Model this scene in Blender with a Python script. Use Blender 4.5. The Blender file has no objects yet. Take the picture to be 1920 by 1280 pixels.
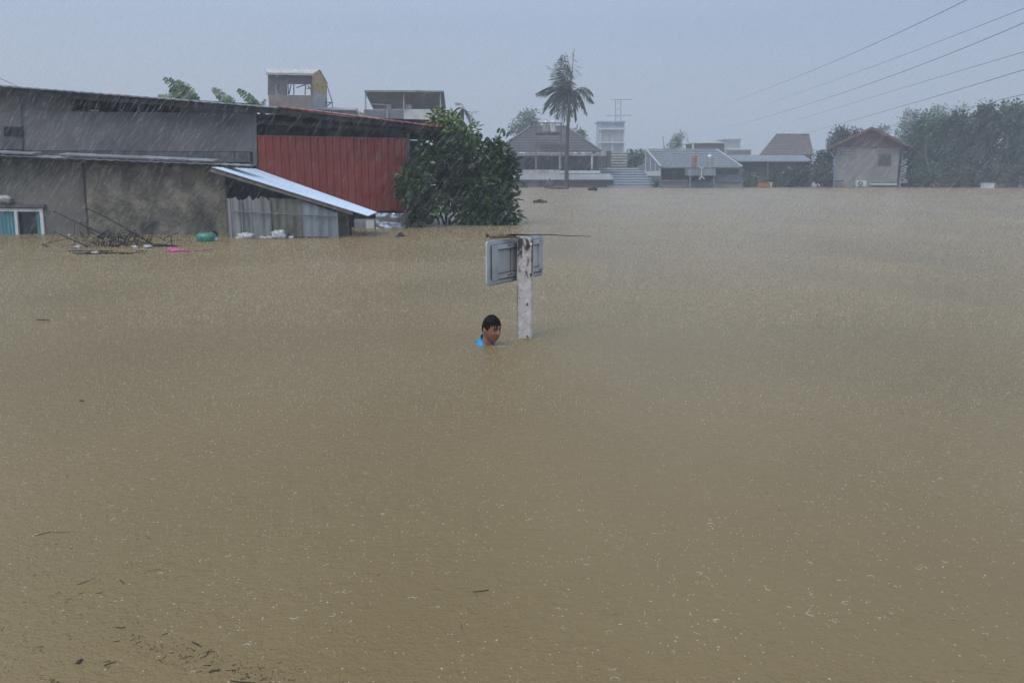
import bpy, math, random
from mathutils import Vector, Matrix, noise
R = random.Random(7)
PI = math.pi
# ------------------------------------------------------------ camera, sky, sun
sc = bpy.context.scene
COL = sc.collection
F = 1560.0; TH = math.radians(11.59); CP, SP = math.cos(TH), math.sin(TH)
CAMZ = 1.5
cd = bpy.data.cameras.new("camera"); cam = bpy.data.objects.new("camera", cd); COL.objects.link(cam)
cam.location = (0, 0, CAMZ); cam.rotation_euler = (PI/2-TH, 0, 0)
cd.sensor_width = 36; cd.lens = F/1920*36; cd.clip_end = 5000; cd.clip_start = 0.05
sc.camera = cam
SKY_TOP = (0.20, 0.27, 0.40); SKY_LOW = (0.32, 0.37, 0.45)
w = bpy.data.worlds.new("World"); sc.world = w; w.use_nodes = True
nt = w.node_tree; nt.nodes.clear()
wo = nt.nodes.new("ShaderNodeOutputWorld"); bg = nt.nodes.new("ShaderNodeBackground")
sky = nt.nodes.new("ShaderNodeTexSky"); sky.sky_type = 'NISHITA'; sky.sun_disc = False
sky.sun_elevation = math.radians(55); sky.sun_rotation = math.radians(-40)
sky.air_density = 1.5; sky.dust_density = 4
tc = nt.nodes.new("ShaderNodeTexCoord"); sx = nt.nodes.new("ShaderNodeSeparateXYZ")
rmp = nt.nodes.new("ShaderNodeValToRGB")
rmp.color_ramp.elements[0].position = 0.0; rmp.color_ramp.elements[0].color = (2.65, 3.05, 3.75, 1)
rmp.color_ramp.elements[1].position = 0.55; rmp.color_ramp.elements[1].color = (4.6, 5.5, 7.0, 1)
e = rmp.color_ramp.elements.new(0.16); e.color = (1.93, 2.55, 3.68, 1)
ns = nt.nodes.new("ShaderNodeTexNoise"); ns.inputs['Scale'].default_value = 1.3; ns.inputs['Detail'].default_value = 3
mm = nt.nodes.new("ShaderNodeMapRange"); mm.inputs[3].default_value = 0.93; mm.inputs[4].default_value = 1.07
mx = nt.nodes.new("ShaderNodeMix"); mx.data_type = 'RGBA'; mx.inputs[0].default_value = 0.88
vm = nt.nodes.new("ShaderNodeVectorMath"); vm.operation = 'SCALE'
L = nt.links.new
L(tc.outputs['Generated'], sx.inputs[0]); L(sx.outputs['Z'], rmp.inputs[0]); L(tc.outputs['Generated'], ns.inputs['Vector'])
L(ns.outputs['Fac'], mm.inputs[0]); L(rmp.outputs[0], vm.inputs[0]); L(mm.outputs[0], vm.inputs['Scale'])
L(sky.outputs[0], mx.inputs[6]); L(vm.outputs[0], mx.inputs[7]); L(mx.outputs[2], bg.inputs[0])
bg.inputs[1].default_value = 0.125; L(bg.outputs[0], wo.inputs[0])
sd = bpy.data.lights.new("sun", 'SUN'); sd.energy = 1.5; sd.angle = math.radians(40); sd.color = (1, 0.97, 0.92)
so = bpy.data.objects.new("sun", sd); COL.objects.link(so)
so.rotation_euler = (math.radians(35), 0, math.radians(-40))
sc.view_settings.view_transform = 'Standard'; sc.view_settings.look = 'None'
sc.view_settings.exposure = 0.40; sc.view_settings.gamma = 1; sc.view_settings.use_curve_mapping = False
HAZE = 0.0027

# ------------------------------------------------------------ geometry helpers
def ray(px, py):
    x = (px-960)/F; y = (640-py)/F
    return Vector((x, CP+y*SP, -SP+y*CP))
def P(px, py, Y):
    d = ray(px, py); t = Y/d.y
    return Vector((d.x*t, Y, CAMZ+d.z*t))
def G(px, py, z=0.0):
    d = ray(px, py); t = (z-CAMZ)/d.z
    return Vector((d.x*t, d.y*t, z))
class WP:                                    # a vertical wall plane through two ground points
    def __init__(s, a, b):
        s.a = Vector((a[0], a[1])); s.b = Vector((b[0], b[1])); s.d = (s.b-s.a).normalized()
        s.n = Vector((-s.d.y, s.d.x))        # points away from the viewer (+Y side)
        if s.n.y < 0: s.n = -s.n
        s.N = Vector((s.n.x, s.n.y, 0)); s.D = Vector((s.d.x, s.d.y, 0))
    def pt(s, px, py, off=0.0):
        d = ray(px, py); o = s.a + s.n*off
        t = (o.x*s.n.x+o.y*s.n.y)/(d.x*s.n.x+d.y*s.n.y)
        return Vector((d.x*t, d.y*t, CAMZ+d.z*t))
class MB:
    def __init__(s): s.v = []; s.f = []
    def add(s, vs, fs):
        b = len(s.v); s.v += [tuple(v) for v in vs]; s.f += [tuple(i+b for i in f) for f in fs]; return s
    def prism(s, poly, vec):                 # closed solid: polygon swept by vec
        n = len(poly); poly = [Vector(p) for p in poly]; vec = Vector(vec)
        vs = poly + [p+vec for p in poly]
        fs = [tuple(range(n)), tuple(reversed(range(n, 2*n)))]
        fs += [(i, i+n, (i+1) % n+n, (i+1) % n) for i in range(n)]
        return s.add(vs, fs)
    def box(s, c, sz, M=None):
        c = Vector(c); hx, hy, hz = sz[0]/2, sz[1]/2, sz[2]/2
        vs = [Vector((x, y, z)) for x in (-hx, hx) for y in (-hy, hy) for z in (-hz, hz)]
        if M: vs = [M @ v for v in vs]
        return s.add([v+c for v in vs], [(0,1,3,2), (4,6,7,5), (0,4,5,1), (2,3,7,6), (0,2,6,4), (1,5,7,3)])
    def bar(s, a, b, wd, ht, up=(0,0,1)):    # rectangular bar from a to b
        a = Vector(a); b = Vector(b); d = (b-a).normalized(); u = Vector(up)
        if abs(d.dot(u)) > 0.98: u = Vector((0,1,0))
        r = d.cross(u).normalized(); u = r.cross(d)
        q = [r*(wd/2)*i+u*(ht/2)*j for i, j in ((-1,-1),(1,-1),(1,1),(-1,1))]
        return s.prism([a+k for k in q], b-a)
    def tube(s, pts, rs, n=6):
        pts = [Vector(p) for p in pts]
        if not hasattr(rs, '__len__'): rs = [rs]*len(pts)
        b = len(s.v); prev = None
        for i, p in enumerate(pts):
            d = (pts[min(i+1, len(pts)-1)]-pts[max(i-1, 0)]).normalized()
            u = Vector((0,0,1)) if abs(d.z) < 0.9 else Vector((0,1,0))
            r = d.cross(u).normalized(); u = r.cross(d)
            for k in range(n):
                a = 2*PI*k/n; s.v.append(tuple(p+(r*math.cos(a)+u*math.sin(a))*rs[i]))
        for i in range(len(pts)-1):
            for k in range(n):
                k2 = (k+1) % n; s.f.append((b+i*n+k, b+i*n+k2, b+(i+1)*n+k2, b+(i+1)*n+k))
        s.f.append(tuple(b+k for k in reversed(range(n)))); e_ = b+(len(pts)-1)*n
        s.f.append(tuple(e_+k for k in range(n)))
        return s
    def grid(s, fn, nu, nv, th):             # closed solid from fn(u,v), thickened by vector th
        th = Vector(th); b = len(s.v); W = nv+1; N = (nu+1)*W
        pts = [Vector(fn(i/nu, j/nv)) for i in range(nu+1) for j in range(nv+1)]
        s.v += [tuple(p) for p in pts] + [tuple(p+th) for p in pts]
        for i in range(nu):
            for j in range(nv):
                q = (i*W+j, (i+1)*W+j, (i+1)*W+j+1, i*W+j+1)
                s.f.append(tuple(b+k for k in q)); s.f.append(tuple(b+N+k for k in reversed(q)))
        edge = [(i*W, (i+1)*W) for i in range(nu)] + [((i+1)*W+nv, i*W+nv) for i in range(nu)]
        edge += [(j+1, j) for j in range(nv)] + [(nu*W+j, nu*W+j+1) for j in range(nv)]
        for a, c in edge: s.f.append((b+c, b+a, b+N+a, b+N+c))
        return s
    def lathe(s, c, prof, n=16):
        c = Vector(c); b = len(s.v)
        for r, z in prof:
            for k in range(n):
                a = 2*PI*k/n; s.v.append((c.x+r*math.cos(a), c.y+r*math.sin(a), c.z+z))
        for i in range(len(prof)-1):
            for k in range(n):
                k2 = (k+1) % n; s.f.append((b+i*n+k, b+i*n+k2, b+(i+1)*n+k2, b+(i+1)*n+k))
        s.f.append(tuple(b+k for k in reversed(range(n)))); e_ = b+(len(prof)-1)*n
        s.f.append(tuple(e_+k for k in range(n)))
        return s
    def blob(s, c, r, nz=0.2, seed=0, nu=12, nv=8, fr=3.0, flat=None):   # lumpy solid
        c = Vector(c); b = len(s.v)
        def pt(th, ph):
            d = Vector((math.sin(th)*math.cos(ph), math.sin(th)*math.sin(ph), math.cos(th)))
            k = 1+nz*noise.noise(d*fr+Vector((seed*7.1, seed*3.3, 0)))*2
            return c+Vector((d.x*r[0], d.y*r[1], d.z*r[2]))*k
        s.v.append(tuple(pt(0, 0)))
        for j in range(1, nv):
            for i in range(nu): s.v.append(tuple(pt(PI*j/nv, 2*PI*i/nu)))
        s.v.append(tuple(pt(PI, 0)))
        for i in range(nu):
            i2 = (i+1) % nu
            s.f.append((b, b+1+i, b+1+i2))
            for j in range(nv-2): s.f.append((b+1+j*nu+i, b+1+(j+1)*nu+i, b+1+(j+1)*nu+i2, b+1+j*nu+i2))
            s.f.append((b+1+(nv-2)*nu+i, len(s.v)-1, b+1+(nv-2)*nu+i2))
        return s
def root_of(o):
    while o.parent: o = o.parent
    return o
def mesh_of(mb, name, mat, off=(0,0,0), smooth=False):
    me = bpy.data.meshes.new(name); o = Vector(off)
    me.from_pydata([(v[0]-o.x, v[1]-o.y, v[2]-o.z) for v in mb.v], [], mb.f)
    me.materials.append(mat)
    if smooth: me.polygons.foreach_set('use_smooth', [True]*len(me.polygons))
    me.update(); return me
def thing(name, label, cat, loc=(0,0,0), group=None):
    o = bpy.data.objects.new(name, None); COL.objects.link(o); o.location = loc; o.empty_display_size = .1
    o['label'] = label; o['category'] = cat
    if group: o['group'] = group
    return o
def part(name, mb, mat, parent, smooth=False, label=None, kind=None):   # world-space geometry under a thing
    r = root_of(parent).location
    ob = bpy.data.objects.new(name, mesh_of(mb, name, mat, r, smooth)); COL.objects.link(ob); ob.parent = parent
    if label: ob['label'] = label
    if kind: ob['kind'] = kind
    return ob
def inst(name, me, parent, pos, rotz=0.0, tilt=0.0):                     # shared mesh placed at a world position
    ob = bpy.data.objects.new(name, me); COL.objects.link(ob); ob.parent = parent
    ob.location = Vector(pos)-root_of(parent).location; ob.rotation_euler = (0, tilt, rotz); return ob
def solo(name, mb, mat, label, cat, loc=None, group=None, smooth=False):  # a thing that is one mesh
    if loc is None:
        n = len(mb.v); loc = (sum(v[0] for v in mb.v)/n, sum(v[1] for v in mb.v)/n, min(v[2] for v in mb.v))
    ob = bpy.data.objects.new(name, mesh_of(mb, name, mat, loc, smooth)); COL.objects.link(ob); ob.location = loc
    ob['label'] = label; ob['category'] = cat
    if group: ob['group'] = group
    return ob
def special(name, mb, mat, kind, smooth=False):
    ob = bpy.data.objects.new(name, mesh_of(mb, name, mat, (0,0,0), smooth)); COL.objects.link(ob); ob['kind'] = kind
    return ob
# ------------------------------------------------------------ materials
def mat(name, c, rough=.6, c2=None, scale=3.0, detail=5, bump=0.0, bscale=None, streak=False, metal=0.0,
        c3=None, s3=.6, spec=.5, island=0.0, trans=0.0, stretch=None, lo=.38, hi=.62):
    m = bpy.data.materials.new(name); m.use_nodes = True; t = m.node_tree; b = t.nodes['Principled BSDF']
    b.inputs['Roughness'].default_value = rough; b.inputs['Metallic'].default_value = metal
    b.inputs['Specular IOR Level'].default_value = spec
    co = t.nodes.new("ShaderNodeTexCoord"); mp = t.nodes.new("ShaderNodeMapping")
    t.links.new(co.outputs['Object'], mp.inputs[0])
    if streak: mp.inputs['Scale'].default_value = (1, 1, .12)
    if stretch: mp.inputs['Scale'].default_value = stretch
    c2 = c2 or tuple(k*.72 for k in c)
    n = t.nodes.new("ShaderNodeTexNoise"); n.inputs['Scale'].default_value = scale; n.inputs['Detail'].default_value = detail
    n.inputs['Roughness'].default_value = .62
    t.links.new(mp.outputs[0], n.inputs['Vector'])
    r = t.nodes.new("ShaderNodeValToRGB"); r.color_ramp.elements[0].position = lo; r.color_ramp.elements[1].position = hi
    r.color_ramp.elements[0].color = (*c2, 1); r.color_ramp.elements[1].color = (*c, 1)
    t.links.new(n.outputs['Fac'], r.inputs[0]); out = r.outputs[0]
    if c3:
        n3 = t.nodes.new("ShaderNodeTexNoise"); n3.inputs['Scale'].default_value = s3; n3.inputs['Detail'].default_value = 6
        t.links.new(co.outputs['Object'], n3.inputs['Vector'])
        r3 = t.nodes.new("ShaderNodeValToRGB"); r3.color_ramp.elements[0].position = .5; r3.color_ramp.elements[1].position = .68
        t.links.new(n3.outputs['Fac'], r3.inputs[0])
        k = t.nodes.new("ShaderNodeMix"); k.data_type = 'RGBA'; t.links.new(r3.outputs[0], k.inputs[0])
        t.links.new(out, k.inputs[6]); k.inputs[7].default_value = (*c3, 1); out = k.outputs[2]
    if island:
        g = t.nodes.new("ShaderNodeNewGeometry"); mr = t.nodes.new("ShaderNodeMapRange")
        mr.inputs[3].default_value = 1-island; mr.inputs[4].default_value = 1+island
        t.links.new(g.outputs['Random Per Island'], mr.inputs[0])
        v = t.nodes.new("ShaderNodeVectorMath"); v.operation = 'SCALE'
        t.links.new(out, v.inputs[0]); t.links.new(mr.outputs[0], v.inputs['Scale']); out = v.outputs[0]
    t.links.new(out, b.inputs['Base Color'])
    if bump:
        bn = t.nodes.new("ShaderNodeTexNoise"); bn.inputs['Scale'].default_value = bscale or scale*5; bn.inputs['Detail'].default_value = 6
        t.links.new(co.outputs['Object'], bn.inputs['Vector'])
        bb = t.nodes.new("ShaderNodeBump"); bb.inputs['Strength'].default_value = .8; bb.inputs['Distance'].default_value = bump
        t.links.new(bn.outputs['Fac'], bb.inputs['Height']); t.links.new(bb.outputs[0], b.inputs['Normal'])
    if trans:
        tr = t.nodes.new("ShaderNodeBsdfTranslucent"); t.links.new(out, tr.inputs[0])
        ms = t.nodes.new("ShaderNodeMixShader"); ms.inputs[0].default_value = trans
        t.links.new(b.outputs[0], ms.inputs[1]); t.links.new(tr.outputs[0], ms.inputs[2])
        t.links.new(ms.outputs[0], t.nodes['Material Output'].inputs[0])
    return m
M = dict(
 plaster=mat('grey_plaster', (.185,.175,.172), .75, (.14,.133,.132), 1.4, 6, .004, 30, c3=(.10,.10,.105), s3=.5),
 smooth_wall=mat('lower_plaster', (.185,.172,.15), .75, (.115,.108,.095), 1.2, 7, .006, 16, c3=(.075,.075,.07), s3=.7),
 rough_wall=mat('rough_render', (.25,.222,.17), .8, (.10,.09,.072), 2.4, 10, .05, 7, c3=(.05,.05,.042), s3=1.3),
 block=mat('cement_block', (.13,.128,.13), .8, (.09,.09,.092), 4, 6, .006, 40),
 mortar=mat('mortar', (.03,.03,.03), .9),
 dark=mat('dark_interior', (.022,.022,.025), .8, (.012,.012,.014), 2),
 timber=mat('dark_timber', (.06,.052,.046), .8, (.03,.027,.025), 6, streak=True),
 roofedge=mat('roof_sheet_edge', (.33,.36,.40), .4, (.18,.19,.2), 3, metal=.2),
 greyroof=mat('wet_grey_roof_sheet', (.30,.32,.35), .35, (.16,.165,.17), 2, 6),
 redroof=mat('red_roof_sheet', (.33,.07,.055), .4, (.22,.05,.045), 2),
 red=mat('red_painted_panel', (.40,.060,.030), .5, (.30,.045,.024), 1.5, 5, .001, 30, streak=True, c3=(.15,.040,.026), s3=1.6),
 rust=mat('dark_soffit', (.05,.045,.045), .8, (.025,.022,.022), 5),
 zinc=mat('blue_white_roof_sheet', (.60,.72,.86), .38, (.50,.62,.76), 1.2, 4, stretch=(.4,3,1)),
 awnedge=mat('awning_edge_timber', (.20,.165,.15), .7, (.12,.10,.09), 8),
 corr_old=mat('weathered_fibre_sheet', (.33,.335,.345), .7, (.16,.165,.17), 3, 7, streak=True, c3=(.09,.09,.09), s3=1.1),
 corr_moss=mat('mossy_fibre_sheet', (.17,.17,.14), .75, (.11,.11,.085), 3, 7, streak=True, c3=(.08,.075,.06), s3=1.2),
 corr_blue=mat('blue_grey_sheet', (.24,.275,.315), .5, (.17,.19,.22), 2, 6, streak=True),
 pipe=mat('steel_pipe', (.07,.07,.072), .5, (.08,.08,.08), 8),
 white=mat('white_frame_paint', (.68,.70,.70), .4, (.50,.52,.52), 4),
 curtain=mat('teal_curtain', (.10,.27,.31), .8, (.05,.17,.21), 5, streak=True),
 glass=mat('window_glass', (.03,.045,.055), .08, (.02,.03,.035), 1),
 bag=mat('white_plastic_bag', (.50,.50,.51), .35, (.26,.26,.27), 14, 5, .01, 20),
 blackbag=mat('black_plastic', (.02,.02,.022), .3, (.012,.012,.012), 10),
 green=mat('green_plastic', (.05,.24,.18), .35, (.03,.16,.12), 6),
 pink=mat('pink_plastic', (.60,.07,.24), .4, (.40,.05,.17), 9),
 twig=mat('wet_twig', (.018,.014,.011), .7, (.006,.0045,.004), 20),
 bark=mat('bark', (.07,.058,.048), .8, (.045,.038,.03), 10, streak=True),
 bamboo=mat('brown_bark_strip', (.24,.15,.10), .7, (.07,.045,.034), 14),
 foil=mat('silver_foil_sheet', (.62,.66,.70), .22, (.40,.43,.46), 5, metal=.75, bump=.03, bscale=6),
 stone=mat('pale_concrete', (.30,.30,.30), .8, (.2,.2,.195), 5, 6, .004, 40),
 leaf=mat('glossy_leaf', (.052,.120,.022), .38, (.020,.050,.012), 2.2, 3, island=.5, trans=.15, spec=.5),
 leaf_young=mat('young_leaf', (.24,.33,.07), .35, (.11,.18,.04), 2.5, 3, island=.4, trans=.25),
 leaf_mid=mat('tree_leaf_far', (.065,.150,.032), .55, (.018,.046,.012), .5, 5, island=.2, trans=.15),
 leaf_olive=mat('tree_leaf_olive', (.11,.115,.045), .55, (.045,.05,.022), .6, 5, island=.2, trans=.15),
 leaf_dark=mat('tree_leaf_dark', (.036,.080,.024), .6, (.012,.028,.010), .5, 5, island=.2, trans=.1),
 palm=mat('palm_frond', (.065,.085,.045), .5, (.035,.045,.028), .8, 3, island=.35, trans=.15),
 drypalm=mat('dry_frond', (.10,.085,.06), .7, (.06,.05,.04), 2, island=.3),
 banana=mat('banana_leaf', (.085,.13,.04), .4, (.025,.05,.02), 3.5, 5, island=.7, trans=.1),
 post=mat('whitewashed_concrete', (.68,.63,.615), .75, (.42,.385,.37), 14, 9, .005, 60, c3=(.50,.46,.45), s3=9),
 signback=mat('sign_back_metal', (.49,.53,.57), .45, (.38,.415,.445), 4, 5, c3=(.28,.30,.30), s3=3),
 signpanel=mat('sign_panel_weathered', (.50,.51,.50), .6, (.38,.39,.375), 3, 6, streak=True),
 bolt=mat('rusty_bolt', (.10,.05,.03), .6),
 skin=mat('wet_skin', (.34,.155,.088), .34, (.24,.11,.065), 10, 3, .0006, 90),
 lip=mat('lip', (.20,.075,.055), .35), eyew=mat('eye_white', (.30,.26,.23), .2), iris=mat('iris', (.012,.008,.006), .15),
 hair=mat('wet_black_hair', (.008,.006,.005), .55, (.003,.0025,.002), 40, spec=.12),
 shirt=mat('blue_shirt', (.014,.31,.58), .45, (.008,.17,.40), 12, 3, .004, 18),
 wall_tan=mat('tan_block_wall', (.20,.175,.15), .8, (.14,.12,.105), 1.5, 6),
 yellow=mat('yellow_wall', (.44,.28,.07), .7, (.34,.22,.06), 1.5),
 palewall=mat('pale_cement_wall', (.34,.36,.37), .75, (.27,.28,.29), 1.5),
 greywall=mat('grey_cement_wall', (.19,.19,.195), .8, (.14,.14,.145), 1.2),
 whitewall=mat('white_wall', (.60,.62,.62), .7, (.48,.50,.50), 2),
 darkroof=mat('dark_fibre_roof', (.115,.11,.115), .7, (.075,.073,.078), 1.5),
 tileroof=mat('grey_blue_tile', (.20,.225,.265), .5, (.13,.15,.18), 2.5, 6),
 browntile=mat('brown_tile', (.15,.12,.115), .6, (.11,.09,.088), 2, 6),
 redtile=mat('rusty_red_tile', (.17,.078,.058), .6, (.12,.060,.045), 2),
 gable=mat('brown_gable_board', (.20,.125,.10), .7, (.14,.09,.075), 3, streak=True),
 housewall=mat('unpainted_block_house', (.31,.285,.26), .8, (.23,.21,.19), 1.0, 8, .01, 8, c3=(.19,.18,.17), s3=.8),
 beam=mat('weathered_white_beam', (.52,.50,.47), .7, (.28,.27,.25), 2.5, 7),
 brownwall=mat('brown_wet_wall', (.13,.10,.09), .8, (.08,.065,.06), 1.5),
 bluewall=mat('pale_blue_paint', (.27,.36,.52), .6, (.22,.30,.44), 1.5),
 lavender=mat('lavender_board', (.19,.20,.28), .6, (.15,.16,.22), 2),
 steel=mat('water_tank_steel', (.45,.46,.47), .3, (.36,.36,.37), 3, metal=.6),
 orange=mat('orange_crate', (.50,.22,.08), .6, (.36,.15,.06), 4),
 tank_rust=mat('orange_rust_band', (.27,.18,.14), .7), wire=mat('black_cable', (.02,.02,.022), .5),
 pylon=mat('galvanised_lattice', (.20,.21,.22), .5), bluepipe=mat('blue_downpipe', (.25,.32,.42), .5),
 yard=mat('silt_bed', (.14,.11,.075), .9),
)
# ------------------------------------------------------------ water and ground
def water_mat():
    m = bpy.data.materials.new('muddy_flood_water'); m.use_nodes = True; t = m.node_tree; b = t.nodes['Principled BSDF']
    N = t.nodes.new; K = t.links.new
    co = N("ShaderNodeTexCoord")
    def nz(scale, det, st=(1,1,1), ro=.55):
        mp = N("ShaderNodeMapping"); mp.inputs['Scale'].default_value = st; K(co.outputs['Object'], mp.inputs[0])
        n = N("ShaderNodeTexNoise"); n.inputs['Scale'].default_value = scale; n.inputs['Detail'].default_value = det
        n.inputs['Roughness'].default_value = ro; K(mp.outputs[0], n.inputs['Vector']); return n.outputs['Fac']
    def mth(op, a, bb=None, c=None):
        x = N("ShaderNodeMath"); x.operation = op
        for i, k in enumerate((a, bb, c)):
            if k is None: continue
            if isinstance(k, (int, float)): x.inputs[i].default_value = k
            else: K(k, x.inputs[i])
        return x.outputs[0]
    r = N("ShaderNodeValToRGB"); r.color_ramp.elements[0].position = .3; r.color_ramp.elements[1].position = .7
    r.color_ramp.elements[0].color = (.168,.121,.049, 1); r.color_ramp.elements[1].color = (.212,.156,.069, 1)
    K(nz(.35, 5, (1, .6, 1)), r.inputs[0])
    def specks(scale, rad, keep):            # froth specks where drops hit
        v = N("ShaderNodeTexVoronoi"); v.inputs['Scale'].default_value = scale; K(co.outputs['Object'], v.inputs['Vector'])
        s = N("ShaderNodeSeparateColor"); K(v.outputs['Color'], s.inputs[0])
        return mth('MULTIPLY', mth('LESS_THAN', v.outputs['Distance'], mth('MULTIPLY', s.outputs[0], rad)), mth('LESS_THAN', s.outputs[1], keep))
    sp_all = mth('MAXIMUM', specks(46, .20, .35), specks(24, .13, .30))
    km = N("ShaderNodeMix"); km.data_type = 'RGBA'; K(mth('MULTIPLY', sp_all, .6), km.inputs[0]); K(r.outputs[0], km.inputs[6]); km.inputs[7].default_value = (.44,.385,.28,1)
    K(km.outputs[2], b.inputs['Base Color'])
    b.inputs['Roughness'].default_value = .25; b.inputs['IOR'].default_value = 1.33
    # rings spreading from raindrop hits, two cell sizes
    def rings(scale, freq, rad):
        v = N("ShaderNodeTexVoronoi"); v.inputs['Scale'].default_value = scale; K(co.outputs['Object'], v.inputs['Vector'])
        d = v.outputs['Distance']; s = N("ShaderNodeSeparateColor"); K(v.outputs['Color'], s.inputs[0])
        ph = mth('MULTIPLY', s.outputs[0], 9.0)
        wv = mth('SINE', mth('ADD', mth('MULTIPLY', d, freq), ph))
        rr = mth('MULTIPLY', s.outputs[1], rad)
        env = mth('MAXIMUM', mth('SUBTRACT', 1.0, mth('DIVIDE', d, mth('ADD', rr, .08))), 0.0)
        return mth('MULTIPLY', wv, mth('MULTIPLY', env, env))
    h = mth('ADD', mth('MULTIPLY', rings(9, 46, .42), .0022), mth('MULTIPLY', rings(23, 34, .45), .0011))
    h = mth('ADD', h, mth('MULTIPLY', nz(22, 4, (1, 1.15, 1), .7), .016))
    h = mth('ADD', h, mth('MULTIPLY', nz(5, 3), .010))
    h = mth('ADD', h, mth('MULTIPLY', nz(80, 2), .006))
    bp = N("ShaderNodeBump"); bp.inputs['Strength'].default_value = 1.0; bp.inputs['Distance'].default_value = 1.0
    K(h, bp.inputs['Height']); K(bp.outputs[0], b.inputs['Normal'])
    return m
g = MB(); S = 900
ys = [-40, 0, 10, 30, 80, 200, 500, S]; xs = [-S, -300, -100, -30, 0, 30, 100, 300, S]
for j, y in enumerate(ys):
    for x in xs: g.v.append((x, y, 0))
nx = len(xs)
for j in range(len(ys)-1):
    for i in range(nx-1): g.f.append((j*nx+i, j*nx+i+1, (j+1)*nx+i+1, (j+1)*nx+i))
special('water', g, water_mat(), 'structure')
g = MB().box((0, 430, -2.6), (1800, 940, .2)); special('ground', g, M['yard'], 'structure')

# ------------------------------------------------------------ left: the long workshop behind
wallA = WP((-15.5, 20.75), (-6.55, 21.3))           # grey upper wall
A0 = wallA.pt(475, 300)
redB = P(765, 400, 23.4)
wallR = WP((A0.x, A0.y), (redB.x, redB.y))          # red clad wall
wk = thing('workshop_building', 'long grey rendered workshop with red clad end and low pitched roof edge', 'building', (A0.x-4, A0.y+2, 0))
ZB = -2.4
def down(p, z=ZB): return Vector((p.x, p.y, z))
# wall with the long slot opening: lower wall, left pier, slot piers, head strip
pa = wallA.pt
def wpoly(mb, pl, pts, th=.2): mb.prism([pl.pt(*p) for p in pts], pl.N*th)
mb = MB()
L0 = pa(-160, 240); Rr = pa(474, 240)
wpoly(mb, wallA, [(-160, 150), (133, 178), (133, 209), (-160, 209)])
mb.prism([pa(-160, 209.2), pa(133, 209.2), pa(474, 213), pa(474, 284.5), pa(190, 282.8), pa(-160, 282)], wallA.N*.2)
part('wall', mb, M['plaster'], wk)
for x0, x1 in ((257, 264), (338, 346)):
    mb = MB(); wpoly(mb, wallA, [(x0, 190), (x1, 190.6), (x1, 213), (x0, 212)], .18); part('pillar', mb, M['plaster'], wk)
mb = MB(); wpoly(mb, wallA, [(345, 200), (474, 206), (474, 212.6), (345, 210.8)], .2); part('lintel', mb, M['block'], wk)
mb = MB(); wpoly(mb, wallA, [(133, 178.2), (474, 205), (474, 207), (133, 186)], .16); part('fascia_board', mb, M['timber'], wk)
# interior seen through the slot
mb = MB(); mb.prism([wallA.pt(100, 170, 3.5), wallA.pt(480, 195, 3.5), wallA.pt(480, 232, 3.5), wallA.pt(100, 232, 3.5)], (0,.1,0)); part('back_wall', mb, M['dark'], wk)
for x, wd in ((176, 18), (142, 8), (228, 4)):
    mb = MB(); mb.prism([pa(x-wd*.5, 206, .35), pa(x+wd*.5, 206.6, .35), pa(x+wd*.5, 209, .35), pa(x-wd*.5, 208.4, .35)], (0,.1,0)); part('sill_offcut', mb, M['white'], wk)
# one exposed course of cement blocks at the foot
mb = MB(); mb.prism([pa(-160, 282.3), pa(190, 283), pa(474, 284.7), down(pa(474, 300)), down(pa(-160, 300))], wallA.N*.19)
part('lower_wall', mb, M['mortar'], wk)
bx = [(-150+i*29.5) for i in range(22)]
for i in range(21):
    a, c = bx[i]+.5, bx[i+1]-.5
    if c > 474: c = 473.5
    if a > 474: break
    yt = 284.2+max(0, (a-190))*.006
    mb = MB(); mb.prism([pa(a, yt, -.02), pa(c, yt, -.02), pa(c, 304, -.02), pa(a, 304, -.02)], wallA.N*.1)
    part('cement_block', mb, M['block'], wk)
# recessed small opening at the far left
mb = MB(); mb.prism([pa(-20, 235, -.03), pa(42, 237, -.03), pa(44, 280, -.03), pa(-20, 280, -.03)], wallA.N*.02)
part('boarded_opening', mb, M['block'], wk)
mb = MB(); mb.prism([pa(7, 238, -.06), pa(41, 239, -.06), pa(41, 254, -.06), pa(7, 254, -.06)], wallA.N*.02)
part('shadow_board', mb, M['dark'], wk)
mb = MB(); mb.tube([pa(38.5, 170, -.03), pa(42.5, 282, -.03)], .012, 5); part('conduit', mb, M['pipe'], wk)
# corner post, red panels
pr = wallR.pt
mb = MB(); mb.prism([pr(474.5, 212, -.05), pr(481, 212.5, -.05), pr(482, 311, -.05), pr(475.5, 311, -.05)], wallR.N*.15); part('corner_post', mb, M['greywall'], wk)
z_top = pr(620, 258).z; z_bot = pr(720, 395).z
s0 = pr(481, 256); s1 = pr(764, 262); n = 21
wid = (s1-s0).length/n; ang = math.atan2(wallR.D.y, wallR.D.x)
pm = MB()
hh = z_top-z_bot
prof = [(0, .02), (.03, .02), (.05, -.022), (.13, -.022), (.16, 0), (.48, -.002), (.50, -.007), (.53, -.007), (.55, -.002), (.995, 0)]
def pf(u, v):
    i = int(round(u*(len(prof)-1))); return (prof[i][0]*wid, prof[i][1], v*hh)
pm.grid(pf, len(prof)-1, 1, (0, .012, 0))
pme = mesh_of(pm, 'red_panel', M['red'])
for i in range(n):
    p = s0+wallR.D*(wid*i); p.z = z_bot+R.uniform(-.008, .008)
    inst('red_panel', pme, wk, p+wallR.N*R.uniform(-.004, .004), ang)
mb = MB(); mb.bar(Vector((s0.x, s0.y, z_top+.01)), Vector((s1.x, s1.y, z_top+.01)), .05, .03); part('trim', mb, M['redroof'], wk)
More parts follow.
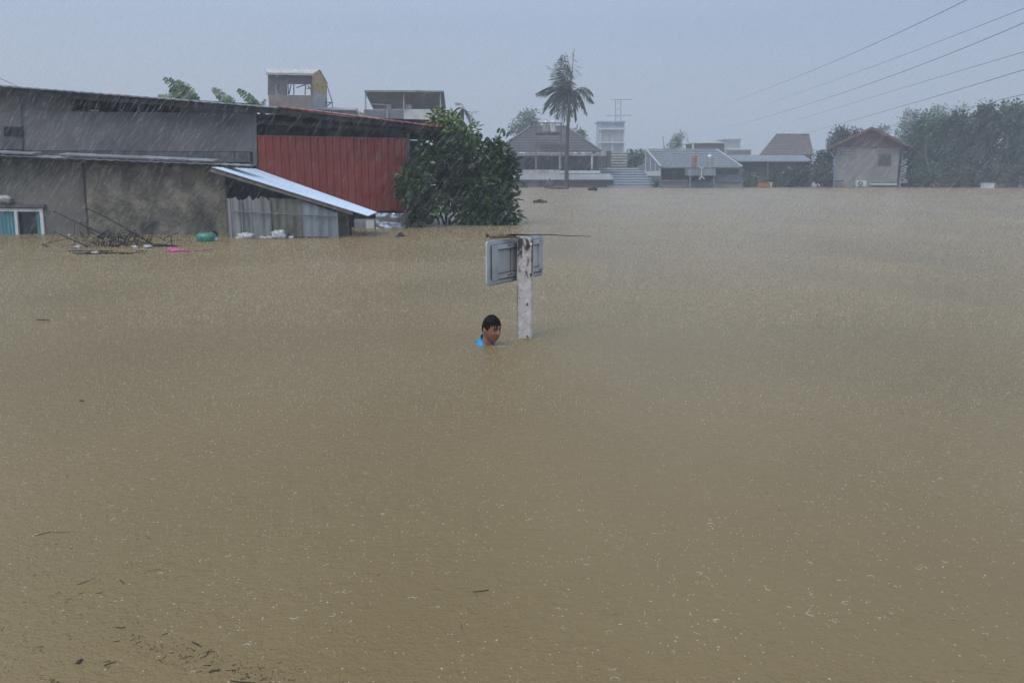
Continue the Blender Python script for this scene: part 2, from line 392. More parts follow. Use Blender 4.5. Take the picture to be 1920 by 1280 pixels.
mb = MB(); mb.prism([pr(482, 380, .05), pr(766, 380, .05), down(pr(766, 400, .05)), down(pr(482, 400, .05))], wallR.N*.1); part('base_wall', mb, M['dark'], wk)
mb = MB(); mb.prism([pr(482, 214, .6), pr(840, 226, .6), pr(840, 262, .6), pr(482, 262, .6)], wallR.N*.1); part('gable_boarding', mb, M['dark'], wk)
mb = MB(); mb.prism([pr(763, 246, -.02), pr(768, 246, -.02), pr(768, 430, -.02), pr(763, 430, -.02)], wallR.N*.1); part('end_post', mb, M['greywall'], wk)
# roof sheets: a thin slab with visible front edge, sloping down to the right and rising a little to the back
ra = [wallA.pt(-160, 147, -.45), wallA.pt(520, 200.5, -.45)]
eR = P(824, 236.5, 23.3)
back = Vector((.3, 9.0, .35))
def roofsheet(a, b, name, m, n, amp=.006, th=.03):
    mb = MB()
    mb.grid(lambda u, v: a.lerp(b, u)+back*v+Vector((0,0,amp*math.sin(u*n*2*PI))), n*4, 1, (0,0,-th)); return part(name, mb, m, wk)
roofsheet(ra[0], ra[1], 'roof_sheet', M['roofedge'], 40)
roofsheet(ra[1]+Vector((0,-.02,.02)), eR, 'roof_sheet', M['redroof'], 20).__setitem__('label', 'red roof sheet over the clad end')
mb = MB()
mb.prism([ra[0]+Vector((0,.1,-.04)), ra[1]+Vector((0,.1,-.04)), ra[1]+Vector((0,.1,-.17)), ra[0]+Vector((0,.1,-.17))], (0,.06,0))
mb.prism([ra[1]+Vector((0,.12,-.04)), eR+Vector((0,.12,-.04)), eR+Vector((0,.12,-.12)), ra[1]+Vector((0,.12,-.17))], (0,.06,0))
part('edge_beam', mb, M['timber'], wk)
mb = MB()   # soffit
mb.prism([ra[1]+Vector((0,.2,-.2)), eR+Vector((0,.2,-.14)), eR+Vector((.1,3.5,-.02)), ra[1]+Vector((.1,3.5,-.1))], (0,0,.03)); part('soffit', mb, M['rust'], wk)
a, b = wallR.pt(484, 229, -.1), wallR.pt(835, 249.5, -.1)
mb = MB(); mb.bar(a, b, .06, .1); part('purlin', mb, M['timber'], wk)
mb = MB(); mb.prism([down(Vector((L0.x, L0.y+5.5, 0))), down(Vector((s1.x, s1.y+3.2, 0))), Vector((s1.x, s1.y+3.2, 2.4)), Vector((L0.x, L0.y+5.5, 3.4))], (0,.15,0)); part('rear_wall', mb, M['greywall'], wk)

# ------------------------------------------------------------ lower rendered house with window
wl = WP((-14, 20.2), (-5, 19.95)); pl = wl.pt
lh = thing('rendered_house', 'low flooded house of grey and rough brown render under a thin roof sheet', 'house', (pl(200, 440).x, 20.3, 0))
mb = MB(); mb.prism([pl(-170, 292), pl(157, 303), down(pl(163, 440)), down(pl(86, 440)), pl(79, 384), pl(-58, 384), down(pl(-58, 440)), down(pl(-170, 440))], wl.N*.18); part('wall', mb, M['smooth_wall'], lh, label='smooth grey rendered wall')
mb = MB()
def rw(u, v):
    p = pl(159+u*262, 301.5+u*8, -.05).lerp(down(pl(160+u*266, 440, -.05)), v)
    return p+wl.N*(.05*noise.noise(p*1.7)+.02*noise.noise(p*7))
mb.grid(rw, 60, 34, wl.N*.25); part('rough_wall', mb, M['rough_wall'], lh, True, label='rough brown cement render')
mb = MB(); mb.prism([pl(153, 302, -.03), pl(160, 302, -.03), down(pl(166, 440, -.03)), down(pl(159, 440, -.03))], wl.N*.1); part('pilaster', mb, M['timber'], lh)
# eaves
mb = MB()
fa, fb = pl(-170, 284, -.45), pl(470, 309.5, -.45)
mb.grid(lambda u, v: fa.lerp(fb, u)+Vector((0, .42, .015+.03*(1-u)))*v+Vector((0,0,.006*math.sin(u*60*PI))), 180, 1, (0,0,-.025))
part('roof_sheet', mb, M['greyroof'], lh)
for x0, x1, dy in ((110, 275, -.6), (255, 400, -.2), (-100, 60, -.4)):
    a, b = pl(x0, 286+x0*.036+dy, -.5), pl(x1, 286+x1*.040+dy, -.5)
    mb = MB(); mb.grid(lambda u, v: a.lerp(b, u)+Vector((0, .4, .045))*v+Vector((0,0,.01*noise.noise(Vector((u*9, v, x0))))), 24, 1, (0,0,-.012)); part('loose_sheet', mb, M['greyroof'], lh)
mb = MB(); mb.prism([pl(-170, 287, -.3), pl(440, 308.5, -.3), pl(440, 311.5, -.3), pl(-170, 297, -.3)], wl.N*.3); part('eaves_board', mb, M['timber'], lh)
# window, sliding, white frame, teal curtains
wd = thing('sliding_window', 'x', 'window'); bpy.data.objects.remove(wd)
fr = MB(); WY = -.04
def wq(mb, x0, y0, x1, y1, x2, y2, x3, y3, off, th): mb.prism([pl(x0,y0,off), pl(x1,y1,off), pl(x2,y2,off), pl(x3,y3,off)], wl.N*th)
wq(fr, -60, 390, 79.2, 391, 80, 397, -60, 396, WY, .08)
wq(fr, 74, 397.1, 80.1, 397.1, 86, 470, 79.5, 470, WY, .08)
wq(fr, -60, 397.1, -54, 397.1, -46, 470, -52, 470, WY, .08)
wq(fr, 26, 396.6, 31.5, 396.7, 37, 470, 31.5, 470, WY-.01, .06)
W1 = part('window', fr, M['white'], lh, label='white framed sliding window half under water')
mb = MB(); wq(mb, -60, 395, 78, 396, 84, 470, -60, 470, .06, .01); part('pane', mb, M['glass'], W1)
for x0, x1 in ((-40, 27), (66, 75)):
    mb = MB()
    a, b = pl(x0, 397, .03), pl(x1, 397, .03)
    mb.grid(lambda u, v: a.lerp(b, u)+Vector((u*0, .012*math.sin(u*(x1-x0)*.9), -.9*v)), 60, 1, (0,.008,0)); part('curtain', mb, M['curtain'], W1)
mb = MB(); wq(mb, -60, 381, 82, 383.5, 82, 389.5, -60, 389, -.09, .1); part('window_head', mb, M['block'], lh)
mb = MB(); mb.prism([pl(-90, 385, 1.5), pl(90, 385, 1.5), down(pl(90, 440, 1.5)), down(pl(-90, 440, 1.5))], (0,.1,0)); part('room_wall', mb, M['dark'], lh)
mb = MB(); mb.blob(pl(8, 373, -.12), (.17, .07, .09), .35, 2, 16, 10, 5); solo('plastic_bag', mb, M['bag'], 'crumpled white plastic bag lying on the ledge above the sliding window', 'plastic bag', smooth=True)

# ------------------------------------------------------------ metal shed with pale blue roof
sh = thing('metal_shed', 'small shed of patched corrugated sheets under a sloping pale blue roof', 'shed', P(540, 445, 19.6)*1.0)
sh.location.z = 0
ws = WP((-8, 19.25), (-3, 19.3)); ps = ws.pt
def sheet(name, x0, x1, ytop0, ytop1, m, nw, lab=None, off=0.0, rag=0.0, zb=-1.2, amp=.018):
    a, b = ps(x0, ytop0, off), ps(x1, ytop1, off); a2, b2 = ps(x0, 440, off), ps(x1, 440, off)
    a2 = Vector((a.x, a.y, zb)); b2 = Vector((b.x, b.y, zb))
    mb = MB(); nu = nw*8
    def fn(u, v):
        t = a.lerp(b, u); t.z += rag*noise.noise(Vector((u*11, x0, 0)))*2
        p = t.lerp(a2.lerp(b2, u), v); return p+Vector((0, amp*math.sin(u*nw*2*PI), 0))
    mb.grid(fn, nu, 1, (0, .006, 0)); return part(name, mb, m, sh, label=lab)
sheet('corrugated_sheet', 424, 437, 371.5, 372, M['corr_old'], 2, 'narrow weathered strip', .03)
sheet('corrugated_sheet', 435.5, 506, 372, 373, M['corr_old'], 5, 'pale weathered sheet with torn top', 0, .05)
sheet('corrugated_sheet', 504, 567, 371, 374, M['corr_moss'], 4, 'mossy olive sheet', .035)
sheet('corrugated_sheet', 565.5, 633, 376, 399, M['corr_blue'], 4, 'blue grey sheet', .005)
for a_, b_ in ((450, 2.2), (468, 1.2), (429, 1.4)):
    mb = MB(); mb.prism([ps(a_, 374, -.05), ps(a_+b_, 374, -.05), Vector((ps(a_+b_,374,-.05).x, ps(a_,374,-.05).y, -1.2)), Vector((ps(a_,374,-.05).x, ps(a_,374,-.05).y, -1.2))], (0,.03,0)); part('batten', mb, M['corr_old'], sh)
mb = MB(); mb.tube([ps(437, 397, -.05), ps(631, 406.5, -.05)], .014, 6); part('rail', mb, M['pipe'], sh)
mb = MB(); mb.tube([ps(631.5, 398, -.03), down(ps(634, 445, -.03), -1.5)], .02, 6); part('corner_pole', mb, M['corr_blue'], sh)
# side wall going back, inner dark
sA = ps(634, 445); mb = MB(); mb.prism([Vector((sA.x, sA.y, .62)), Vector((sA.x-.02, sA.y+1.4, .5)), Vector((sA.x-.02, sA.y+1.4, -1.5)), Vector((sA.x, sA.y, -1.5))], (-.02,0,0)); part('side_wall', mb, M['corr_moss'], sh)
mb = MB(); mb.prism([P(410, 322, 20.3), P(470, 330, 20.3), P(640, 392, 20.3), down(P(640, 440, 20.3)), down(P(410, 440, 20.3))], (0,.05,0)); part('inner_wall', mb, M['dark'], sh)
# roof
q00, q10, q11, q01 = P(397, 313, 19.15), P(690, 404.5, 19.15), P(706, 398, 20.6), P(478, 316.5, 21.05)
mb = MB(); nr = 26
def rf(u, v):
    p = q00.lerp(q10, u).lerp(q01.lerp(q11, u), v); k = (v*9) % 1
    return p+Vector((0,0,0.009 if k < .12 or k > .88 else 0))
mb.grid(rf, 30, 72, (0,0,-.02)); part('roof_sheet', mb, M['zinc'], sh)
mb = MB(); mb.bar(q00+Vector((-.05,.06,-.07)), q10+Vector((-.35,.06,.05)), .04, .07); part('roof_beam', mb, M['awnedge'], sh)
for k in range(5):
    t = .12+k*.19; a = q00.lerp(q10, t)+Vector((0,.1,-.10)); b = q01.lerp(q11, t)+Vector((0,-.05,-.10))
    mb = MB(); mb.bar(a, b, .04, .06); part('rafter', mb, M['timber'], sh)
mb = MB(); mb.tube([P(655, 396, 20.2), down(P(660, 430, 20.2), -1.5)], .03, 6); part('pole', mb, M['timber'], sh)
mb = MB(); c = G(688, 428); c.y += .15
mb.box((c.x-.02, c.y, .02), (.62, .3, .42)); solo('concrete_block', mb, M['stone'], 'grey concrete block standing in the water under the low end of the shed roof', 'block')
mb = MB(); mb.box((G(697, 427).x, c.y-.17, .05), (.22, .02, .33)); solo('pale_board', mb, M['whitewall'], 'pale square board leaning on the grey block below the shed roof end', 'board')
mb = MB(); a, b = P(704, 399, 22.2), P(764, 400, 22.7)
mb.grid(lambda u, v: a.lerp(b, u)+Vector((0, .10*noise.noise(Vector((u*4, v*5, 1)))+.03*noise.noise(Vector((u*9, v*16, 4))), -.75*v)), 40, 24, (0,.01,0))
solo('foil_sheet', mb, M['foil'], 'crumpled silver foil sheet hanging below the red clad wall', 'foil sheet', smooth=True)
mb = MB(); mb.tube([P(761, 396, 22.3), down(P(764, 424, 22.3), -1)], .045, 6); solo('wooden_stake', mb, M['timber'], 'dark wooden stake standing beside the silver foil sheet', 'stake')

# bags and litter along the shed foot
def litter(x, y, r, m, lab, name='plastic_bag', cat='plastic bag', seed=1, nz_=.3, g=None):
    c = G(x, y); mb = MB(); mb.blob(c+Vector((0,0,r[2]*.45)), r, nz_, seed, 16, 10, 4); return solo(name, mb, m, lab, cat, c, g, True)
litter(461, 447.5, (.21, .10, .09), M['bag'], 'flat white plastic bag floating before the pale weathered shed sheet', seed=3)
litter(523, 447.5, (.17, .10, .12), M['bag'], 'tied white plastic bag with a knotted top before the olive shed sheet', seed=5)
for i, (x, y, s) in enumerate(((491, 447, .06), (497, 447.5, .05), (505, 447.5, .07), (546, 447, .06))):
    litter(x, y, (s, s*.7, s*.6), M['bag'], ['small white scrap just right of the flat white bag', 'tiny white scrap between two others by the shed', 'rounded white scrap touching the tied bag', 'small white scrap right of the tied bag'][i], 'plastic_scrap', 'plastic scrap', 10+i, .3, 'white scraps along the shed foot')
mb = MB()
for k in range(9):
    x = 548+k*8+R.uniform(-3, 3); c = G(x, 444.5+R.uniform(-.5, 1)); mb.box(c+Vector((0,0,.01)), (R.uniform(.08, .16), .05, .03), Matrix.Rotation(R.uniform(-.4, .4), 3, 'Z'))
solo('reddish_plank', MB().bar(G(575, 446.5)+Vector((0,0,.015)), G(615, 446.5)+Vector((0,0,.02)), .06, .035), M['redtile'], 'reddish plank floating along the blue grey shed sheet', 'plank')
solo('dark_plank', MB().bar(G(520, 445.8)+Vector((0,0,.01)), G(572, 446)+Vector((0,0,.01)), .05, .03), M['twig'], 'dark wet plank floating before the olive shed sheet', 'plank')
c = G(387, 452)
mb = MB(); mb.lathe(Vector((c.x, c.y, -.09)), [(.10,0), (.19,.06), (.215,.17), (.20,.235), (.15,.262), (.05,.27)], 20)
solo('green_basin', mb, M['green'], 'upturned green plastic basin floating before the rough brown wall', 'basin', smooth=True)
litter(404, 452, (.05, .05, .06), M['bag'], 'pale bottle bobbing at the right side of the green basin', 'bottle', 'bottle', 21)
litter(397, 444, (.14, .08, .09), M['blackbag'], 'black plastic bag just behind the green basin', seed=22)
# ------------------------------------------------------------ tangled debris raft
def stick(name, pts, r0, r1, lab, cat='branch', m='twig', group=None, knots=True, n=6):
    mb = MB(); q = []; rs = []
    for i in range(len(pts)-1):
        for k in range(5):
            t = k/5; p = Vector(pts[i]).lerp(Vector(pts[i+1]), t); q.append(p)
    q.append(Vector(pts[-1])); L_ = len(q)
    for i in range(L_):
        if 0 < i < L_-1: q[i] = q[i]+Vector((R.uniform(-1,1), R.uniform(-1,1), R.uniform(-1,1)))*r0*.35
        rs.append((r0+(r1-r0)*i/(L_-1))*R.uniform(.88, 1.15))
    mb.tube(q, rs, n)
    return solo(name, mb, M[m], lab, cat, group=group)
def PW(px, py, Y): return P(px, py, Y)
stick('branch', [PW(101, 396, 17.6), PW(250, 466, 17.0)], .014, .022, 'long straight dark branch, uppermost left end, slanting down into the debris raft', n=6)
stick('branch', [PW(162, 391, 18.0), PW(190, 402, 17.9), PW(296, 463, 17.3)], .013, .020, 'long crooked dark branch slanting down on the right of the debris raft')
stick('branch', [PW(101, 434, 16.9), PW(180, 469, 16.6)], .011, .018, 'shorter slanting dark branch low on the left of the debris raft')
stick('branch', [PW(80, 457, 16.8), PW(112, 475, 16.7)], .014, .014, 'short bent dark stick standing left of the debris raft')
stick('branch', [PW(80, 458, 16.8), PW(86, 475, 16.7)], .011, .011, 'tiny upright dark stick at the far left of the debris raft')
stick('branch', [PW(321, 443, 16.6), PW(322, 460, 16.6), PW(319, 477, 16.5)], .008, .014, 'thin upright stick standing beside the pink plastic')
tg = MB()
def twig(a, b, r, bend=.15):
    a, b = Vector(a), Vector(b); m_ = a.lerp(b, .5)+Vector((R.uniform(-1,1)*bend, R.uniform(-1,1)*bend*.6, R.uniform(0,1)*bend)); q = []
    for k in range(8):
        t = k/7; p = a.lerp(m_, t).lerp(m_.lerp(b, t), t); q.append(p)
    tg.tube(q, [r*(1-.6*k/7) for k in range(8)], 4)
for k in range(110):
    x = R.gauss(218, 34); y = R.uniform(440, 470); dx = R.uniform(-34, 34); dy = R.uniform(-16, 8)
    Y = R.uniform(16.6, 17.6)
    twig(P(x, max(y, 446), Y), P(x+dx, y+dy, Y+R.uniform(-.3,.3)), R.uniform(.006, .011), .22)
for k in range(26):
    x = R.uniform(140, 290); twig(P(x, 468, 16.8), P(x+R.uniform(-20, 20), R.uniform(420, 450), 17+R.uniform(-.2,.2)), R.uniform(.006, .010), .2)
for a, b, r in (((139,420,17.2),(138,446,17),.008), ((139,420,17.2),(200,413,17.4),.007), ((219,399,17.4),(228,437,17.1),.008), ((222,404,17.4),(234,420,17.3),.005), ((266,421,17.4),(269,442,17.2),.010), ((264,445,17.2),(210,444,17),.006), ((138,446,17),(150,455,16.9),.014), ((85,457,16.8),(130,448,17),.007), ((172,426,17.3),(168,444,17),.006)):
    twig(P(*a), P(*b), r, .05)
o = solo('twig_tangle', tg, M['twig'], 'tangle of thin dark twigs heaped in the middle of the debris raft', 'twigs', G(222, 470))
mb = MB()
for k in range(12):
    c = G(R.uniform(140, 275), R.uniform(471, 477.5)); a = R.uniform(-.35, .35); l = R.uniform(.1, .4)
    mb.bar(c+Vector((-l*math.cos(a), -l*math.sin(a)*.4, .006)), c+Vector((l*math.cos(a), l*math.sin(a)*.4, .012)), R.uniform(.008, .018), .012)
solo('sodden_mat', mb, M['twig'], 'flat mat of dark sodden sticks under the debris raft', 'sticks', G(210, 475))
solo('floating_log', MB().tube([G(272, 462)+Vector((0,0,.01)), G(300, 462.5)+Vector((0,0,.03)), G(338, 462)], [.03, .035, .01], 8), M['twig'], 'dark log lying flat at the right end of the debris raft', 'log')
for i, (x, y, s, lab) in enumerate(((130, 441, .055, 'small white scrap behind the low slanting branch'), (146, 466, .10, 'white plastic scrap on the left side of the debris raft'), (179, 476, .09, 'white plastic scrap at the front edge of the debris raft'), (253, 465, .09, 'white paper scrap under the twig tangle'), (277, 465, .11, 'white plastic scrap at the right side of the twig tangle'), (290, 439, .05, 'faint grey scrap floating against the rough wall'))):
    litter(x, y, (s*.75, s*.5, s*.36), M['bag'], lab, 'plastic_scrap', 'plastic scrap', 30+i, .5)
mb = MB(); a, b = G(320, 471), G(352, 471.5)
def pk(u, v):
    p = a.lerp(b, u); wv = (1-u)**.7
    return p+Vector((0, (v-.5)*.34*wv, .015+.10*wv*abs(noise.noise(Vector((u*3, v*3, 2)))) + .03*wv*math.sin(v*PI)))
mb.grid(pk, 20, 10, (0,0,-.01)); mb.grid(lambda u, v: b.lerp(G(399, 468), u)+Vector((0, (v-.5)*.09, .012+.008*math.sin(u*20))), 24, 2, (0,0,-.008))
solo('pink_plastic', mb, M['pink'], 'torn pink plastic sheet trailing across the water right of the debris raft', 'plastic sheet', smooth=True)

# ------------------------------------------------------------ leaf crowns
def leaf_into(mb, c, d, up, L_, W_, simple=False):
    r = d.cross(up)
    if r.length < 1e-4: r = Vector((1,0,0))
    r.normalize(); n_ = r.cross(d).normalized(); b = len(mb.v)
    if simple:
        mb.v += [tuple(c), tuple(c+d*L_*.5+r*W_*.5), tuple(c+d*L_), tuple(c+d*L_*.5-r*W_*.5)]; mb.f.append((b, b+1, b+2, b+3)); return
    k = n_*W_*.22
    mb.v += [tuple(c), tuple(c+d*L_*.3+r*W_*.45+k), tuple(c+d*L_*.68+r*W_*.42+k), tuple(c+d*L_), tuple(c+d*L_*.68-r*W_*.42+k), tuple(c+d*L_*.3-r*W_*.45+k), tuple(c+d*L_*.5)]
    mb.f += [(b, b+1, b+6), (b+1, b+2, b+6), (b+2, b+3, b+6), (b+3, b+4, b+6), (b+4, b+5, b+6), (b+5, b, b+6)]
def rdir(rr=R):
    z = rr.uniform(-1, 1); a = rr.uniform(0, 2*PI); s = math.sqrt(1-z*z); return Vector((s*math.cos(a), s*math.sin(a), z))
def crown(mb, blobs, ncl, nl, clr, L_, W_, simple, rr, bias=.35, minz=.02):
    tot = sum(b[1][0]*b[1][2] for b in blobs)
    for c, r in blobs:
        c = Vector(c); k = max(3, int(ncl*r[0]*r[2]/tot))
        for _ in range(k):
            d = rdir(rr); q = rr.random()**bias
            cc = c+Vector((d.x*r[0], d.y*r[1], d.z*r[2]))*q*rr.uniform(.8, 1.08)
            cr = clr*rr.uniform(.5, 1.3)
            for _ in range(int(nl*rr.uniform(.5, 1.4))):
                e_ = rdir(rr); p = cc+e_*cr*rr.random()**.5
                if p.z < minz: continue
                dd = (e_+d*.6+Vector((0,0,-.25))+rdir(rr)*.5).normalized()
                leaf_into(mb, p, dd, (Vector((0,0,1))+rdir(rr)*.7).normalized(), L_*rr.uniform(.6, 1.2), W_*rr.uniform(.7, 1.15), simple)
def limb(mb, a, b, r0, r1, wob, n=8, rr=R, k=7):
    a, b = Vector(a), Vector(b); q = []
    for i in range(k+1):
        t = i/k; p = a.lerp(b, t)
        if 0 < i < k: p += rdir(rr)*wob*(b-a).length
        q.append(p)
    mb.tube(q, [r0+(r1-r0)*i/k for i in range(k+1)], n); return q
rt = random.Random(11)
tr = thing('broadleaf_tree', 'dark glossy leaved tree bushing out of the water beside the red clad wall', 'tree', G(835, 419))
base = G(826, 420)
blobs = []
def B(px, py, Y, rx, rz, ry=None):
    c = P(px, py, Y); s = Y/1560; blobs.append((c, (rx*s, (ry or rx)*s, rz*s)))
for a in ((820, 222, 24.3, 12, 16), (838, 245, 24.2, 24, 30), (865, 270, 24.2, 34, 36), (845, 300, 24.3, 50, 40), (895, 300, 24, 42, 40), (930, 285, 24, 30, 28), (945, 312, 24, 20, 30),
          (805, 300, 23.6, 26, 50), (778, 342, 22.7, 28, 24), (762, 356, 22.5, 20, 20), (800, 385, 23.2, 34, 28), (782, 398, 22.8, 24, 20), (788, 310, 22.9, 16, 24), (850, 350, 24.2, 58, 40), (905, 350, 24, 50, 46),
          (915, 390, 23.8, 46, 34), (940, 385, 23.7, 30, 34), (955, 404, 23.6, 20, 14), (880, 398, 23.8, 38, 28), (936, 345, 23.9, 24, 28), (960, 330, 24, 8, 18)): B(*a)
mb = MB(); crown(mb, blobs, 900, 11, .18, .19, .11, False, rt, .42, .0)
part('crown', mb, M['leaf'], tr)
s_ = 24.2/1560; yb = [(P(x, y, 24.1), (rx*s_, rx*s_, rz*s_)) for x, y, rx, rz in ((820,218,14,14),(842,238,26,26),(870,262,30,28),(850,225,14,14),(800,330,12,14),(895,275,14,12),(850,300,30,20))]
mb = MB(); crown(mb, yb, 80, 8, .14, .17, .09, False, rt, .3, .0)
part('young_leaves', mb, M['leaf_young'], tr, label='pale green young leaves at the top of the tree')
for tx, ty, r_ in ((838, 300, .05), (800, 350, .04), (880, 310, .05), (915, 340, .045), (850, 260, .04), (775, 360, .03)):
    mb = MB(); q = limb(mb, base+Vector((rt.uniform(-.1,.1), rt.uniform(-.1,.1), -.6)), P(tx, ty, 24.2), r_, .014, .05, 7, rt)
    for _ in range(5):
        i = rt.randint(3, 6); limb(mb, q[i], q[i]+(rdir(rt)*.5+Vector((0,0,.4))), .016, .004, .06, 5, rt, 4)
    part('branch', mb, M['bark'], tr)

# ------------------------------------------------------------ far trees
def far_tree(name, base, blist, ncl, nl, clr, Ls, Ws, m, lab, cat, seed, trunk=.12, group=None, bare=0):
    rr = random.Random(seed); t = thing(name, lab, cat, base, group)
    mb = MB(); crown(mb, blist, ncl, nl, clr, Ls, Ws, True, rr, .4, .03); part('crown', mb, M[m], t)
    mb = MB(); top = max(blist, key=lambda b: b[0].z)[0]
    q = limb(mb, Vector(base)-Vector((0,0,1.5)), top, trunk, trunk*.2, .02, 7, rr)
    for c, r in blist:
        limb(mb, q[rr.randint(2, 4)], c, trunk*.4, .02, .05, 5, rr, 5)
    for _ in range(bare):
        c, r = rr.choice(blist); limb(mb, c, c+Vector((rr.uniform(-1,1)*r[0], 0, rr.uniform(.6, 1.2)*r[2]*1.1)), .04, .01, .05, 4, rr, 5)
    part('trunk', mb, M['bark'], t)
    return t
def pb(lst, Y):
    s = Y/1560; return [(P(x, y, Y+dy), (rx*s, max(rx, rz)*s*.9, rz*s)) for x, y, rx, rz, dy in lst]
gp = 'trees standing in the flood on the right'
far_tree('tree', G(1745, 351), pb([(1722,300,26,46,0),(1745,270,30,45,1),(1770,245,22,24,0),(1735,235,20,20,0),(1760,310,34,34,-1),(1712,265,10,26,0)], 84), 520, 26, .75, .34, .2, 'leaf_mid', 'tall green tree directly right of the gabled block house', 'tree', 1, .16, gp)
far_tree('tree', G(1835, 351), pb([(1815,290,34,44,0),(1845,245,24,40,0),(1848,215,12,18,0),(1800,235,22,24,0),(1830,320,36,28,-1)], 83), 560, 26, .75, .34, .2, 'leaf_dark', 'darkest tall tree with a rounded peak, second from the right frame edge', 'tree', 2, .16, gp)
far_tree('tree', G(1905, 351), pb([(1895,290,34,50,0),(1900,225,26,26,0),(1885,215,14,12,0),(1925,235,26,44,0),(1950,290,40,50,0)], 82), 620, 26, .75, .34, .2, 'leaf_mid', 'tall tree with open feathery top at the right frame edge', 'tree', 3, .16, gp)
far_tree('tree', G(1723, 350.4), pb([(1705,228,16,20,0),(1718,262,20,44,0),(1735,218,10,8,0),(1760,214,22,10,0),(1800,212,14,8,0),(1690,250,12,20,0)], 150), 240, 16, 1.1, .5, .3, 'leaf_mid', 'pale misty trees rising behind the tall trees right of the gabled house', 'trees', 4, .3)
far_tree('bush', G(1725, 351.4), pb([(1722,335,26,18,0),(1700,342,14,10,0)], 80), 130, 22, .5, .26, .16, 'leaf_mid', 'low dark bush at the foot of the tree beside the gabled house', 'bush', 5, .08)
far_tree('bush', G(1805, 351.6), pb([(1805,334,26,18,0),(1780,342,16,9,0),(1830,342,14,9,0)], 79), 170, 22, .5, .26, .16, 'leaf_olive', 'rounded olive bush in front of the darkest tall tree', 'bush', 6, .08)
far_tree('bush', G(1890, 351.6), pb([(1880,330,34,22,0),(1925,325,30,26,0)], 79), 210, 22, .5, .26, .16, 'leaf_olive', 'broad brownish bush low at the right frame edge', 'bush', 7, .08)
far_tree('tree', G(1585, 350.6), pb([(1580,258,22,16,0),(1570,270,16,14,0),(1606,256,10,8,0),(1585,280,20,14,0)], 92), 190, 22, .6, .32, .2, 'leaf_dark', 'round topped dark tree behind the left eave of the gabled house', 'tree', 8, .15)
far_tree('tree', G(1655, 350.4), pb([(1654,245,10,6,0),(1648,252,8,8,0)], 160), 40, 16, .9, .5, .3, 'leaf_mid', 'tiny misty treetop just right of the house ridge', 'tree', 9, .15)
far_tree('bush', G(1545, 351), pb([(1545,300,16,16,0),(1540,322,22,20,0),(1552,340,12,10,0)], 81), 190, 22, .45, .26, .17, 'leaf_dark', 'dense bush left of the blue downpipe of the gabled house', 'bush', 10, .07)
far_tree('bush', G(1543, 351.4), pb([(1540,318,12,9,0),(1535,330,9,8,0)], 78), 60, 20, .35, .26, .17, 'leaf_olive', 'yellowish shrub in front of the dense bush by the downpipe', 'bush', 11, .05)
far_tree('bush', G(1475, 351), pb([(1475,336,24,12,0),(1500,330,18,15,0),(1450,342,14,8,0)], 80), 170, 20, .45, .26, .17, 'leaf_dark', 'sprawling low bushes before the dark shed with the corrugated roof', 'bushes', 12, .05)
far_tree('bush', G(1408, 351), pb([(1408,343,14,7,0),(1412,336,8,8,0)], 80), 60, 20, .35, .24, .15, 'leaf_mid', 'small green weed clump left of the orange crate', 'bush', 13, .04)
far_tree('tree', G(985, 350.4), pb([(985,228,20,16,0),(1000,222,10,14,0),(968,240,14,8,0),(990,245,22,12,0)], 120), 130, 16, .8, .4, .2, 'leaf_mid', 'misty tree with bare shoots behind the left hip of the pavilion roof', 'tree', 14, .15, None, 8)
far_tree('tree', G(1085, 350.4), pb([(1080,254,14,8,0),(1090,258,8,5,0)], 110), 60, 16, .6, .4, .2, 'leaf_mid', 'small treetop showing over the right slope of the pavilion roof', 'tree', 15, .15)
far_tree('hedge', G(1192, 350.6), pb([(1184,298,12,14,0),(1200,298,12,14,0),(1192,310,18,14,0),(1192,330,20,16,0)], 95), 200, 20, .5, .3, .18, 'leaf_mid', 'clipped green hedge between the concrete steps and the slate blue house', 'hedge', 16, .08)
far_tree('conifer', G(1271, 350.4), pb([(1271,262,6,10,0),(1268,272,9,10,0),(1276,255,3,5,0),(1255,278,10,4,0)], 130), 60, 16, .6, .4, .15, 'leaf_mid', 'narrow misty wind bent tree above the slate blue roof', 'tree', 17, .15)
far_tree('bush', G(980, 351.4), pb([(972,346,12,4,0),(985,347,9,3,0)], 78), 40, 18, .2, .2, .1, 'leaf_olive', 'low yellow green weeds at the water below the left of the pavilion', 'weeds', 18, .03)
far_tree('bush', G(1230, 351.4), pb([(1232,344,8,6,0)], 79), 24, 18, .3, .2, .1, 'leaf_mid', 'small plant at the foot of the slate blue house left wall', 'bush', 19, .03)

# ------------------------------------------------------------ palms
def frond(parent, pts, width, m, rr, n=34, droop=.55, r=.03, name='frond'):
    mb = MB(); a, b_, c_ = [Vector(p) for p in pts]; q = []
    for k in range(n+1):
        t = k/n; q.append(a.lerp(b_, t).lerp(b_.lerp(c_, t), t))
    mb.tube(q[::4]+[q[-1]], [r*(1-.8*i/len(q[::4])) for i in range(len(q[::4])+1)], 4)
    for k in range(3, n+1):
        t = k/n; d = (q[k]-q[k-1]).normalized(); side = d.cross(Vector((0,0,1)))
        if side.length < .1: side = Vector((1,0,0))
        side.normalize(); wd = width*math.sin(PI*min(1, t*.9+.12))**.7
        for s in (-1, 1):
            if rr.random() < .12: continue
            dd = (side*s*.75+d*.65+Vector((0,0,-droop))+rdir(rr)*.22+Vector((-.4,0,0))).normalized()
            leaf_into(mb, q[k], dd, d, wd*rr.uniform(.5, 1.15), width*.085, True)
    return part(name, mb, M[m], parent)
rp = random.Random(5)
PY = 74.0
cp = thing('coconut_palm', 'tall coconut palm with wind torn drooping fronds standing before the pavilion', 'palm tree', G(1062, 353))
